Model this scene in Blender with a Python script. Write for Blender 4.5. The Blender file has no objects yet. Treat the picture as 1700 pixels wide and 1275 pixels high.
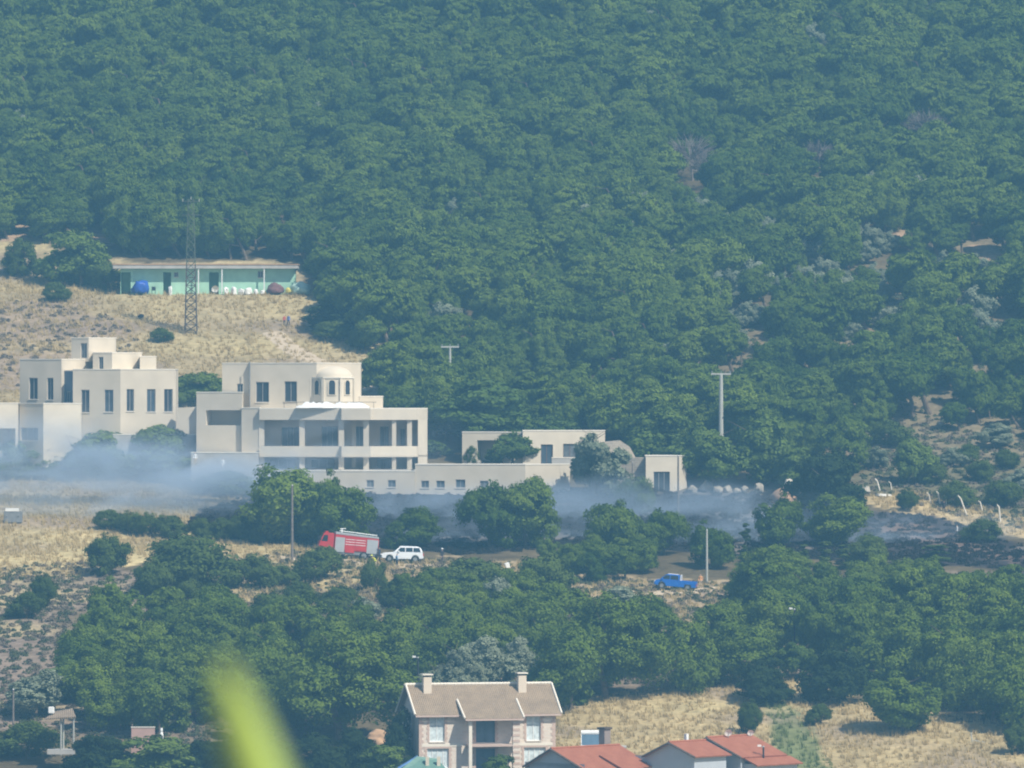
import bpy, bmesh, math, random
import numpy as np
from mathutils import Vector, Matrix, Euler

random.seed(7)
rng = np.random.default_rng(7)
S = bpy.context.scene
COL = S.collection
R = math.radians

# ------------------------------------------------------------------ camera, sky, sun, exposure
F = 13000.0                       # focal length in photo pixels (photo 1700 px wide): a long telephoto
cam_d = bpy.data.cameras.new('camera')
cam = bpy.data.objects.new('camera', cam_d); COL.objects.link(cam)
cam.location = (0, 0, 0); cam.rotation_euler = (R(90), 0, 0)
cam_d.sensor_width = 36.0; cam_d.lens = 36.0 * F / 1700.0
cam_d.clip_start = 0.5; cam_d.clip_end = 6000
cam_d.dof.use_dof = True; cam_d.dof.focus_distance = 1030; cam_d.dof.aperture_fstop = 4.8
S.camera = cam

SUN = Vector((0.47, -0.46, 0.753)).normalized()
w = bpy.data.worlds.new('World'); S.world = w; w.use_nodes = True
nt = w.node_tree; nt.nodes.clear()
sk = nt.nodes.new('ShaderNodeTexSky'); sk.sky_type = 'NISHITA'; sk.sun_disc = False
sk.sun_elevation = math.asin(SUN.z); sk.sun_rotation = math.atan2(SUN.x, SUN.y)
bg = nt.nodes.new('ShaderNodeBackground'); bg.inputs['Strength'].default_value = 0.10
wo = nt.nodes.new('ShaderNodeOutputWorld')
nt.links.new(sk.outputs[0], bg.inputs[0]); nt.links.new(bg.outputs[0], wo.inputs[0])
sun_d = bpy.data.lights.new('sun', 'SUN'); sun_d.energy = 4.6; sun_d.angle = R(0.55); sun_d.color = (1.0, 0.93, 0.80)
sun = bpy.data.objects.new('sun', sun_d); COL.objects.link(sun)
sun.rotation_euler = SUN.to_track_quat('Z', 'Y').to_euler(); sun.location = (60, 900, 200)
S.view_settings.view_transform = 'Standard'; S.view_settings.look = 'None'
S.view_settings.exposure = 0.47; S.view_settings.gamma = 1.0; S.view_settings.use_curve_mapping = False
S.cycles.use_denoising = True; S.cycles.pixel_filter_type = 'BLACKMAN_HARRIS'; S.cycles.filter_width = 2.0
S.cycles.max_bounces = 6; S.cycles.diffuse_bounces = 3; S.cycles.volume_bounces = 1
S.cycles.transmission_bounces = 3; S.cycles.glossy_bounces = 2
S.cycles.volume_step_rate = 1.0; S.cycles.volume_max_steps = 128

# ------------------------------------------------------------------ small tools
def W(px, py, Y):                 # the world point that stands Y metres off in the direction of a photo pixel
    return Vector(((px - 850) / F * Y, Y, (637.5 - py) / F * Y))
def mm(n, Y): return n / F * Y
def link(o, parent=None):
    COL.objects.link(o)
    if parent is not None: o.parent = parent
    return o
def tag(o, label=None, cat=None, group=None, kind=None):
    for k, v in (('label', label), ('category', cat), ('group', group), ('kind', kind)):
        if v: o[k] = v
    return o
def empty(name, loc, label, cat, group=None, rz=0.0):
    o = bpy.data.objects.new(name, None); COL.objects.link(o)
    o.empty_display_size = 0.2
    o.location = loc; o.rotation_euler = (0, 0, rz)
    return tag(o, label, cat, group)
def me_obj(name, me, mat, parent=None):
    if mat is not None:
        me.materials.clear()
        for m in (mat if isinstance(mat, (list, tuple)) else [mat]): me.materials.append(m)
    o = bpy.data.objects.new(name, me)
    return link(o, parent)
def bm_obj(name, bm, mat, parent=None, smooth=False):
    bmesh.ops.recalc_face_normals(bm, faces=bm.faces[:]) if smooth is None else None
    me = bpy.data.meshes.new(name); bm.to_mesh(me); bm.free()
    if smooth: me.shade_smooth()
    return me_obj(name, me, mat, parent)
def np_mesh(name, v, f):
    v = np.asarray(v, np.float32); f = np.asarray(f, np.int32); k = f.shape[1]
    me = bpy.data.meshes.new(name)
    me.vertices.add(len(v)); me.vertices.foreach_set('co', v.ravel())
    me.loops.add(f.size); me.loops.foreach_set('vertex_index', f.ravel())
    me.polygons.add(len(f)); me.polygons.foreach_set('loop_start', np.arange(0, f.size, k, dtype=np.int32))
    me.update(calc_edges=True)
    return me
def box(bm, x0, x1, y0, y1, z0, z1, M=None):
    vs = [bm.verts.new(Vector(c) if M is None else M @ Vector(c)) for c in
          ((x0,y0,z0),(x1,y0,z0),(x1,y1,z0),(x0,y1,z0),(x0,y0,z1),(x1,y0,z1),(x1,y1,z1),(x0,y1,z1))]
    for q in ((0,3,2,1),(4,5,6,7),(0,1,5,4),(1,2,6,5),(2,3,7,6),(3,0,4,7)): bm.faces.new([vs[i] for i in q])
def bar(bm, a, b, r0, r1=None, n=6):
    a = Vector(a); b = Vector(b); r1 = r0 if r1 is None else r1
    q = (b - a).to_track_quat('Z', 'Y').to_matrix()
    ra = []; rb = []
    for i in range(n):
        t = 2 * math.pi * i / n; d = q @ Vector((math.cos(t), math.sin(t), 0))
        ra.append(bm.verts.new(a + d * r0)); rb.append(bm.verts.new(b + d * r1))
    for i in range(n):
        j = (i + 1) % n; bm.faces.new((ra[i], ra[j], rb[j], rb[i]))
    bm.faces.new(ra[::-1]); bm.faces.new(rb)
def prism(bm, pts, z0, z1, top=True, bottom=False):       # pts: plan polygon, counter-clockwise
    a = [bm.verts.new((p[0], p[1], z0)) for p in pts]; b = [bm.verts.new((p[0], p[1], z1)) for p in pts]
    n = len(pts)
    for i in range(n):
        j = (i + 1) % n; bm.faces.new((a[i], a[j], b[j], b[i]))
    if top: bm.faces.new(b)
    if bottom: bm.faces.new(a[::-1])
def xz_prism(bm, pts, y0, y1):                            # pts: elevation polygon (x, z)
    a = [bm.verts.new((p[0], y0, p[1])) for p in pts]; b = [bm.verts.new((p[0], y1, p[1])) for p in pts]
    n = len(pts)
    f = [bm.faces.new(a), bm.faces.new(b[::-1])]
    for i in range(n):
        j = (i + 1) % n; f.append(bm.faces.new((a[j], a[i], b[i], b[j])))
    bmesh.ops.recalc_face_normals(bm, faces=f)
def outset(pts, d):
    n = len(pts); out = []
    for i in range(n):
        p0, p, p1 = (Vector(pts[i - 1][:2]), Vector(pts[i][:2]), Vector(pts[(i + 1) % n][:2]))
        e0 = (p - p0).normalized(); e1 = (p1 - p).normalized()
        n0 = Vector((e0.y, -e0.x)); n1 = Vector((e1.y, -e1.x)); b = (n0 + n1)
        b = b.normalized() if b.length > 1e-6 else n0
        out.append(p + b * d / max(0.35, b.dot(n0)))
    return out
class VN:                                                  # smooth value noise
    def __init__(s, seed): s.g = np.random.default_rng(seed).random((256, 256))
    def __call__(s, x, y, sc):
        x = np.asarray(x, float) / sc + 1000; y = np.asarray(y, float) / sc + 1000
        i = np.floor(x).astype(int); j = np.floor(y).astype(int); u = x - i; v = y - j
        u = u * u * (3 - 2 * u); v = v * v * (3 - 2 * v); g = s.g
        a = g[i % 256, j % 256]; b = g[(i + 1) % 256, j % 256]; c = g[i % 256, (j + 1) % 256]; d = g[(i + 1) % 256, (j + 1) % 256]
        return (a * (1 - u) + b * u) * (1 - v) + (c * (1 - u) + d * u) * v
vn1, vn2, vn3 = VN(11), VN(22), VN(33)
def inside(px, py, poly):
    px = np.asarray(px, float); py = np.asarray(py, float); r = np.zeros(px.shape, bool); n = len(poly)
    for i in range(n):
        (x0, y0), (x1, y1) = poly[i], poly[(i + 1) % n]
        if y0 == y1: continue
        c = ((y0 > py) != (y1 > py)) & (px < (x1 - x0) * (py - y0) / (y1 - y0) + x0)
        r ^= c
    return r

# ------------------------------------------------------------------ materials
def nodes(name):
    m = bpy.data.materials.new(name); m.use_nodes = True
    t = m.node_tree; t.nodes.clear()
    o = t.nodes.new('ShaderNodeOutputMaterial')
    return m, t, o
def N(t, k, **kw):
    n = t.nodes.new(k)
    for a, b in kw.items():
        if a.startswith('i_'): n.inputs[a[2:].replace('_', ' ')].default_value = b
        else: setattr(n, a, b)
    return n
def paint(name, c, rough=0.7, var=0.12, scale=1.2, bump=0.0, metal=0.0, spec=0.3, dirt=None):
    m, t, o = nodes(name)
    b = N(t, 'ShaderNodeBsdfPrincipled'); b.inputs['Roughness'].default_value = rough; b.inputs['Metallic'].default_value = metal
    b.inputs['Specular IOR Level'].default_value = spec
    tc = N(t, 'ShaderNodeTexCoord'); no = N(t, 'ShaderNodeTexNoise'); no.inputs['Scale'].default_value = scale; no.inputs['Detail'].default_value = 5
    t.links.new(tc.outputs['Object'], no.inputs['Vector'])
    r = N(t, 'ShaderNodeValToRGB'); e = r.color_ramp.elements
    d = dirt or tuple(x * (1 - var) for x in c)
    e[0].position = 0.32; e[0].color = (*d, 1); e[1].position = 0.68; e[1].color = (*[min(1, x * (1 + var * .6)) for x in c], 1)
    t.links.new(no.outputs[0], r.inputs[0]); t.links.new(r.outputs[0], b.inputs['Base Color'])
    if bump:
        bu = N(t, 'ShaderNodeBump'); bu.inputs['Strength'].default_value = bump; bu.inputs['Distance'].default_value = 0.03
        n2 = N(t, 'ShaderNodeTexNoise'); n2.inputs['Scale'].default_value = scale * 9; t.links.new(tc.outputs['Object'], n2.inputs['Vector'])
        t.links.new(n2.outputs[0], bu.inputs['Height']); t.links.new(bu.outputs[0], b.inputs['Normal'])
    t.links.new(b.outputs[0], o.inputs[0])
    return m
def foliage(name, c0, c1, trans=0.25):
    m, t, o = nodes(name)
    oi = N(t, 'ShaderNodeObjectInfo'); at = N(t, 'ShaderNodeAttribute', attribute_name='shade')
    ad = N(t, 'ShaderNodeMath', operation='ADD'); mu = N(t, 'ShaderNodeMath', operation='MULTIPLY'); mu.inputs[1].default_value = 0.5
    m2 = N(t, 'ShaderNodeMath', operation='MULTIPLY'); m2.inputs[1].default_value = 0.45; mu.inputs[1].default_value = 0.32
    ln = N(t, 'ShaderNodeTexNoise'); ln.inputs['Scale'].default_value = .055; ln.inputs['Detail'].default_value = 3; t.links.new(oi.outputs['Location'], ln.inputs['Vector'])
    lm = N(t, 'ShaderNodeMapRange'); lm.inputs[1].default_value = .3; lm.inputs[2].default_value = .7; lm.inputs[3].default_value = -.12; lm.inputs[4].default_value = .36; t.links.new(ln.outputs[0], lm.inputs[0])
    a0 = N(t, 'ShaderNodeMath', operation='ADD'); t.links.new(mu.outputs[0], a0.inputs[0]); t.links.new(lm.outputs[0], a0.inputs[1])
    t.links.new(oi.outputs['Random'], mu.inputs[0]); t.links.new(at.outputs['Fac'], m2.inputs[0])
    t.links.new(a0.outputs[0], ad.inputs[0]); t.links.new(m2.outputs[0], ad.inputs[1])
    r = N(t, 'ShaderNodeValToRGB'); e = r.color_ramp.elements
    e[0].position = 0.1; e[0].color = (*c0, 1); e[1].position = 0.9; e[1].color = (*c1, 1)
    t.links.new(ad.outputs[0], r.inputs[0])
    d = N(t, 'ShaderNodeBsdfDiffuse'); tr = N(t, 'ShaderNodeBsdfTranslucent'); mx = N(t, 'ShaderNodeMixShader'); mx.inputs[0].default_value = trans
    t.links.new(r.outputs[0], d.inputs[0]); t.links.new(r.outputs[0], tr.inputs[0])
    t.links.new(d.outputs[0], mx.inputs[1]); t.links.new(tr.outputs[0], mx.inputs[2]); t.links.new(mx.outputs[0], o.inputs[0])
    return m
def masonry(name, c1, c2, mortar, sx, sy, bump=0.6):
    m, t, o = nodes(name)
    tc = N(t, 'ShaderNodeTexCoord'); mp = N(t, 'ShaderNodeSeparateXYZ'); cb = N(t, 'ShaderNodeCombineXYZ'); ad = N(t, 'ShaderNodeMath', operation='ADD')
    t.links.new(tc.outputs['Object'], mp.inputs[0]); t.links.new(mp.outputs[0], ad.inputs[0]); t.links.new(mp.outputs[1], ad.inputs[1])
    t.links.new(ad.outputs[0], cb.inputs[0]); t.links.new(mp.outputs[2], cb.inputs[1])
    n0 = N(t, 'ShaderNodeTexNoise'); n0.inputs['Scale'].default_value = 0.9
    v = N(t, 'ShaderNodeTexBrick'); v.inputs['Scale'].default_value = 1.0
    v.inputs['Brick Width'].default_value = sx; v.inputs['Row Height'].default_value = sy; v.inputs['Mortar Size'].default_value = 0.03
    v.inputs['Color1'].default_value = (*c1, 1); v.inputs['Color2'].default_value = (*c2, 1); v.inputs['Mortar'].default_value = (*mortar, 1)
    mxv = N(t, 'ShaderNodeVectorMath', operation='MULTIPLY_ADD'); mxv.inputs[1].default_value = (.25, .25, 0)
    t.links.new(cb.outputs[0], n0.inputs['Vector']); t.links.new(n0.outputs[1], mxv.inputs[0]); t.links.new(cb.outputs[0], mxv.inputs[2])
    t.links.new(mxv.outputs[0], v.inputs['Vector'])
    b = N(t, 'ShaderNodeBsdfPrincipled'); b.inputs['Roughness'].default_value = 0.9
    bu = N(t, 'ShaderNodeBump'); bu.inputs['Strength'].default_value = bump; bu.inputs['Distance'].default_value = 0.04; bu.invert = True
    t.links.new(v.outputs['Color'], b.inputs['Base Color']); t.links.new(v.outputs['Fac'], bu.inputs['Height']); t.links.new(bu.outputs[0], b.inputs['Normal'])
    t.links.new(b.outputs[0], o.inputs[0])
    return m
def tiles(name, c1, c2, pitch, row):                       # pantiles: ribs down the slope (local x across, y down the slope)
    m, t, o = nodes(name)
    tc = N(t, 'ShaderNodeTexCoord'); wv = N(t, 'ShaderNodeTexWave', bands_direction='X', wave_profile='SIN'); wv.inputs['Scale'].default_value = 0.314 / pitch
    w2 = N(t, 'ShaderNodeTexWave', bands_direction='Y', wave_profile='SAW'); w2.inputs['Scale'].default_value = 0.314 / row
    t.links.new(tc.outputs['UV'], wv.inputs['Vector']); t.links.new(tc.outputs['UV'], w2.inputs['Vector'])
    no = N(t, 'ShaderNodeTexNoise'); no.inputs['Scale'].default_value = 0.7; no.inputs['Detail'].default_value = 6; t.links.new(tc.outputs['UV'], no.inputs['Vector'])
    n2 = N(t, 'ShaderNodeTexNoise'); n2.inputs['Scale'].default_value = 5; t.links.new(tc.outputs['UV'], n2.inputs['Vector'])
    av = N(t, 'ShaderNodeMath', operation='ADD'); t.links.new(no.outputs[0], av.inputs[0]); t.links.new(n2.outputs[0], av.inputs[1])
    hv = N(t, 'ShaderNodeMath', operation='MULTIPLY'); hv.inputs[1].default_value = .5; t.links.new(av.outputs[0], hv.inputs[0])
    r = N(t, 'ShaderNodeValToRGB'); e = r.color_ramp.elements
    e[0].position = 0.35; e[0].color = (*c1, 1); e[1].position = 0.65; e[1].color = (*c2, 1); t.links.new(hv.outputs[0], r.inputs[0])
    ad = N(t, 'ShaderNodeMath', operation='ADD'); t.links.new(wv.outputs['Fac'], ad.inputs[0]); t.links.new(w2.outputs['Fac'], ad.inputs[1])
    bu = N(t, 'ShaderNodeBump'); bu.inputs['Strength'].default_value = 0.8; bu.inputs['Distance'].default_value = 0.05; t.links.new(ad.outputs[0], bu.inputs['Height'])
    b = N(t, 'ShaderNodeBsdfPrincipled'); b.inputs['Roughness'].default_value = 0.85
    t.links.new(r.outputs[0], b.inputs['Base Color']); t.links.new(bu.outputs[0], b.inputs['Normal']); t.links.new(b.outputs[0], o.inputs[0])
    return m

M = {}
M['render'] = paint('cream_render', (.585, .515, .415), .9, .09, .35, .2)
M['render2'] = paint('pale_cream_render', (.645, .57, .455), .9, .09, .35, .2)
M['coping'] = paint('coping_paint', (.74, .68, .58), .8, .06, 1.0)
M['glass'] = paint('dark_window_glass', (.035, .045, .06), .18, .3, .8, 0, 0, .5)
M['glass2'] = paint('curtained_dark_glass', (.13, .145, .16), .25, .35, 1.6, 0, 0, .5)
M['glass3'] = paint('sky_reflecting_glass', (.06, .085, .115), .08, .3, .9, 0, 0, .8)
M['frame'] = paint('window_frame_paint', (.30, .29, .29), .5, .1)
M['dark'] = paint('dark_interior', (.03, .03, .035), .9, .2)
M['concrete'] = paint('grey_concrete', (.44, .42, .39), .9, .15, .8, .3)
M['pole'] = paint('pale_concrete_pole', (.42, .42, .38), .85, .1, 1.0, .2)
M['white'] = paint('white_paint', (.78, .78, .76), .5, .06)
M['wood'] = paint('weathered_wood', (.20, .17, .15), .9, .3, 3, .3)
M['rust'] = paint('rusty_steel', (.10, .075, .06), .7, .3, 3, .2)
M['galv'] = paint('weathered_greenish_zinc', (.10, .115, .075), .7, .2, 2)
M['steel'] = paint('grey_steel', (.30, .31, .32), .5, .15, 2, 0, .5)
M['mint'] = paint('mint_green_wall', (.40, .66, .50), .85, .14, .6, .2)
M['stone'] = masonry('rubble_stone', (.50, .42, .32), (.38, .33, .27), (.52, .46, .38), .55, .32)
M['stone2'] = masonry('pale_ashlar_stone', (.72, .62, .52), (.62, .53, .45), (.66, .60, .53), .62, .34, .4)
M['brick'] = masonry('pink_brick_trim', (.42, .19, .14), (.50, .26, .20), (.55, .45, .38), .22, .08, .3)
M['chim'] = masonry('buff_brick_chimney', (.72, .58, .40), (.64, .51, .37), (.68, .6, .5), .22, .09, .3)
M['brown_tile'] = tiles('weathered_brown_tiles', (.22, .165, .115), (.34, .255, .17), .22, .35)
M['red_tile'] = tiles('red_clay_tiles', (.29, .088, .042), (.41, .150, .080), .24, .38)
M['bluegrey'] = paint('grey_blue_render', (.40, .44, .49), .9, .08, .6)
M['boulder'] = paint('pale_limestone', (.38, .34, .28), .95, .25, 1.5, .6)
M['dirt'] = paint('ochre_dirt', (.46, .29, .17), .95, .2, .8, .5)
M['pine'] = foliage('pine_needles', (.050, .094, .012), (.170, .232, .032), .24)
M['maquis'] = foliage('evergreen_shrub_leaves', (.042, .070, .016), (.108, .150, .032), .12)
M['broad'] = foliage('broad_green_leaves', (.050, .092, .018), (.145, .200, .036), .15)
M['olive'] = foliage('silver_olive_leaves', (.17, .20, .13), (.34, .375, .26))
M['shadeleaf'] = foliage('leaves_darkened_as_shade', (.016, .030, .010), (.032, .052, .016), .08)  # near-black leaves: the dark of shadow-side crowns is put into the foliage colour
M['bark'] = paint('grey_brown_bark', (.15, .115, .085), .95, .3, 3, .4)
M['deadwood'] = paint('bare_grey_branches', (.24, .20, .18), .95, .2, 3)
M['straw'] = foliage('dry_straw', (.40, .30, .14), (.60, .48, .26), .2)
M['scrub'] = foliage('low_grey_scrub', (.13, .105, .075), (.22, .185, .14), .15)
M['scrubg'] = foliage('low_green_scrub', (.06, .075, .035), (.13, .14, .075), .15)

# ------------------------------------------------------------------ terrain
KN = [(-60, -2.6, 0), (0, -3.0, 0), (30, -5.2, 0), (100, -14, 0), (300, -35, 0), (600, -52, 0), (700, -54, 0), (765, -51, 0),
      (800, 1425, 1), (850, 1335, 1), (900, 1180, 1), (950, 1040, 1), (1000, 928, 1), (1022, 898, 1), (1050, 840, 1), (1070, 800, 1),
      (1100, 728, 1), (1150, 560, 1), (1172, 492, 1), (1188, 482, 1), (1204, 430, 1), (1250, 285, 1), (1300, 125, 1), (1400, -200, 1), (1500, -480, 1),
      (1620, 165, 0), (1760, 178, 0)]
kY = np.array([k[0] for k in KN], float); kZ = np.array([k[1] if not k[2] else (637.5 - k[1]) / F * k[0] for k in KN], float)
dY = np.arange(-80, 1800, 1.0); dZ = np.interp(dY, kY, kZ)
ker = np.ones(13) / 13; dZ = np.convolve(np.pad(dZ, 6, mode='edge'), ker, 'valid')
def terr(x, Y):
    x = np.asarray(x, float); Y = np.asarray(Y, float)
    z = np.interp(Y, dY, dZ)
    a = np.clip((Y - 780) / 60, 0, 1)
    z = z + a * (0.9 * (vn1(x, Y, 26) - .5) + 0.35 * (vn2(x, Y, 7) - .5)) + np.clip((Y - 1200) / 60, 0, 1) * 6 * (vn3(x, Y, 70) - .5)
    return z
YS = np.arange(790, 1420, 0.25)
def hit(px, py):                  # where the ground shows at a photo pixel
    x = (px - 850) / F * YS; q = 637.5 - terr(x, YS) / YS * F
    i = np.nonzero(q <= py)[0]
    Y = YS[i[0]] if len(i) else YS[-1]
    X = (px - 850) / F * Y
    return Vector((X, Y, float(terr(X, Y))))
xs = np.concatenate([np.linspace(-480, -125, 26)[:-1], np.arange(-125, 125.1, 1.0), np.linspace(125, 480, 26)[1:]])
ys = np.concatenate([np.linspace(-55, 790, 90)[:-1], np.arange(790, 1380, 1.0), np.linspace(1380, 1750, 40)])
GX, GY = np.meshgrid(xs, ys); GZ = terr(GX, GY)
nx, ny = len(xs), len(ys)
idx = np.arange(nx * ny).reshape(ny, nx)
quads = np.stack([idx[:-1, :-1], idx[:-1, 1:], idx[1:, 1:], idx[1:, :-1]], -1).reshape(-1, 4)
tm = np_mesh('hillside', np.stack([GX, GY, GZ], -1).reshape(-1, 3), quads)
# ground cover by place: dry grass, bare soil, scrub floor, scorched earth
def gpix(X, Y, Z): return 850 + X / Y * F, 637.5 - Z / Y * F
Ysafe = np.maximum(GY, 300)
PX, PY = gpix(GX, Ysafe, GZ)
wx = 40 * (vn1(GX, GY, 9) - .5) + 18 * (vn2(GX, GY, 3) - .5); wy = 16 * (vn2(GX, GY, 8) - .5) + 8 * (vn3(GX, GY, 3) - .5)
PXw, PYw = PX + wx, PY + wy
REG = {
 'hutfield': [(-300,392),(70,400),(190,432),(505,436),(525,545),(610,560),(650,620),(660,720),(560,760),(-300,760)],
 'mauve': [(-300,500),(90,500),(220,540),(240,640),(-300,650)],
 'midfield': [(-300,745),(430,760),(460,830),(480,930),(380,940),(240,930),(-300,975)],
 'gold': [(-300,872),(170,872),(300,880),(470,895),(640,930),(560,950),(300,915),(120,960),(-300,960)],
 'scrubslope': [(-300,960),(130,935),(250,960),(400,960),(420,1010),(320,1060),(160,1120),(150,1200),(-300,1230)],
 'burnt': [(330,850),(420,818),(560,812),(960,812),(1290,818),(1440,850),(1560,858),(1690,905),(1800,930),(1800,960),(1560,935),(1330,925),(1000,908),(760,922),(640,905),(450,905),(300,880)],
 'bank': [(380,925),(480,915),(720,930),(860,935),(1080,965),(1240,970),(1240,1000),(1160,1070),(1110,1010),(900,1000),(760,1040),(560,1045),(400,1000)],
 'sparse': [(1180, 540), (1420, 490), (1560, 380), (1800, 380), (1800, 770), (1430, 770), (1400, 710), (1200, 710), (1020, 690), (860, 690), (900, 650), (1100, 630)],
 'groves': [(100,1000),(380,960),(760,1000),(1100,1000),(1240,960),(1700,950),(1760,1160),(1460,1170),(1320,1110),(930,1150),(640,1140),(500,1240),(100,1240)],
 'burntright': [(1420,845),(1560,858),(1690,905),(1800,930),(1800,965),(1560,940),(1400,925)], 'ochre': [(1440,870),(1500,862),(1580,885),(1700,925),(1690,940),(1600,915),(1480,890)],
 'rightslope': [(1420,690),(1560,700),(2000,700),(2000,900),(1700,880),(1560,850),(1430,815)],
 'fencegold': [(1430,825),(1520,815),(1800,880),(1800,915),(1600,875),(1500,862)],
 'straw': [(925,1165),(1100,1140),(1320,1120),(1460,1175),(2000,1230),(2000,1420),(880,1420)],
 'greenpatch': [(1265,1150),(1300,1160),(1360,1240),(1420,1330),(1300,1330)],
 'bare1': [(760,535),(800,530),(830,560),(780,560)], 'bare2': [(1215,620),(1260,615),(1275,660),(1225,668)], 'bare3': [(1320,505),(1400,545),(1360,560)],
 'bare4': [(1600,410),(1660,420),(1660,470),(1620,440)], 'bare5': [(-40,368),(110,370),(260,385),(180,405),(-40,395)], 'bare6': [(860,660),(960,650),(990,690),(880,690)],
 'bare7': [(1480,370),(1560,360),(1590,390),(1490,395)]}
c = np.zeros((ny, nx, 3)); c[:] = (.115, .090, .052)
fb = vn1(GX, GY, 5)[..., None]; c = c * (.75 + .5 * fb)
def put(reg, col, k=1.0):
    m = inside(PXw, PYw, REG[reg]) & (GY > 780)
    f = (m * k)[..., None] * (0.75 + .25 * vn3(GX, GY, 2.5)[..., None])
    c[:] = c * (1 - f) + np.array(col) * f
n5 = vn2(GX, GY, 4)[..., None]
put('hutfield', (.36, .285, .16)); put('mauve', (.29, .215, .165), .8); put('midfield', (.38, .30, .18)); put('gold', (.56, .45, .235))
put('scrubslope', (.26, .20, .155)); put('rightslope', (.165, .145, .085)); put('groves', (.17, .13, .085)); put('sparse', (.225, .18, .115), .8); put('bank', (.40, .31, .19)); put('straw', (.46, .36, .19)); put('fencegold', (.50, .38, .20))
mb = inside(PXw, PYw, REG['burnt']) & (GY > 780); c[mb] = np.array((.022, .021, .023)) * (.7 + .6 * vn3(GX, GY, 2.5)[mb][:, None])
if 1: pass
put('greenpatch', (.20, .215, .085), .7); put('greenpatch', (.13, .17, .07), .7)
for b in ('bare1', 'bare2', 'bare3', 'bare4', 'bare5', 'bare6', 'bare7'): put(b, (.42, .29, .19), .9)
put('burntright', (.060, .050, .050), .9); put('ochre', (.25, .17, .13), .6)
pn = vn1(GX * .6 + 40, GY, 7); pz = vn3(GX * .5, GY, 11)
for rg in ('hutfield', 'midfield', 'straw', 'bank', 'scrubslope', 'groves'):
    mk_ = inside(PXw, PYw, REG[rg]) & (GY > 780) & ~mb
    f1 = np.clip((pn - .52) * 5, 0, 1)[..., None] * mk_[..., None] * .6; c = c * (1 - f1) + np.array((.25, .19, .15)) * f1
    f2 = np.clip((pz - .60) * 6, 0, 1)[..., None] * mk_[..., None] * (.15 if rg == 'groves' else .6); c = c * (1 - f2) + np.array((.47, .385, .20)) * f2
ash = inside(PXw, PYw, REG['burnt']) & (vn2(GX, GY, 6) > .80); c[ash] = c[ash] * .4 + np.array((.24, .20, .17)) * .6
c *= (0.84 + .32 * vn3(GX, GY, 1.6)[..., None]); c = np.clip(c, 0.01, .8)
ca = tm.color_attributes.new('cover', 'FLOAT_COLOR', 'POINT')
ca.data.foreach_set('color', np.concatenate([c, np.ones((ny, nx, 1))], -1).astype(np.float32).ravel())
tm.shade_smooth()
m, t, o = nodes('hillside_ground')
at = N(t, 'ShaderNodeVertexColor', layer_name='cover'); tc = N(t, 'ShaderNodeTexCoord')
no = N(t, 'ShaderNodeTexNoise'); no.inputs['Scale'].default_value = 1.3; no.inputs['Detail'].default_value = 8; t.links.new(tc.outputs['Object'], no.inputs['Vector'])
rp = N(t, 'ShaderNodeValToRGB'); rp.color_ramp.elements[0].position = .3; rp.color_ramp.elements[0].color = (.76, .76, .76, 1); rp.color_ramp.elements[1].position = .7; rp.color_ramp.elements[1].color = (1.2, 1.2, 1.2, 1)
mx = N(t, 'ShaderNodeMix', data_type='RGBA', blend_type='MULTIPLY'); mx.inputs[0].default_value = 1
t.links.new(no.outputs[0], rp.inputs[0]); t.links.new(at.outputs[0], mx.inputs[6]); t.links.new(rp.outputs[0], mx.inputs[7])
bs = N(t, 'ShaderNodeBsdfDiffuse'); bu = N(t, 'ShaderNodeBump'); bu.inputs['Strength'].default_value = .7; bu.inputs['Distance'].default_value = .25
t.links.new(no.outputs[0], bu.inputs['Height']); t.links.new(bu.outputs[0], bs.inputs['Normal']); t.links.new(mx.outputs[2], bs.inputs[0]); t.links.new(bs.outputs[0], o.inputs[0])
tag(me_obj('hillside', tm, m), kind='structure')

def track(name, pxs, width, mat):                          # a worn path lying on the ground
    P = []
    for (px, py) in pxs: P.append(hit(px, py))
    pts = []
    for a, b in zip(P[:-1], P[1:]):
        n = max(2, int((b - a).length / 0.6))
        pts += [a.lerp(b, i / n) for i in range(n)]
    pts.append(P[-1]); v = []; f = []; K = 7
    for i, p in enumerate(pts):
        q = pts[min(i + 1, len(pts) - 1)] - pts[max(i - 1, 0)]; q.z = 0; q.normalize(); s = Vector((q.y, -q.x, 0))
        wd = width * (0.85 + .3 * random.random())
        for k in range(K):
            u = p + s * wd * (k / (K - 1) - .5); v.append((u.x, u.y, float(terr(u.x, u.y)) + .10 - .09 * abs(2 * k / (K - 1) - 1) ** 3))
    for i in range(len(pts) - 1):
        for k in range(K - 1):
            a = i * K + k; f.append((a, a + 1, a + K + 1, a + K))
    return tag(me_obj(name, np_mesh(name, v, f), mat), kind='structure')
M['path'] = paint('pale_dust_track', (.52, .42, .30), .95, .12, .5, .3)
track('dirt_path', [(452, 552), (474, 572), (505, 592), (545, 612), (600, 632), (640, 655)], 3.4, M['path'])
track('dirt_road', [(440, 925), (560, 931), (640, 938), (720, 940), (800, 940)], 3.6, M['path'])
track('dirt_road', [(1060, 984), (1120, 984), (1165, 980), (1200, 976)], 3.2, M['path'])


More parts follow.
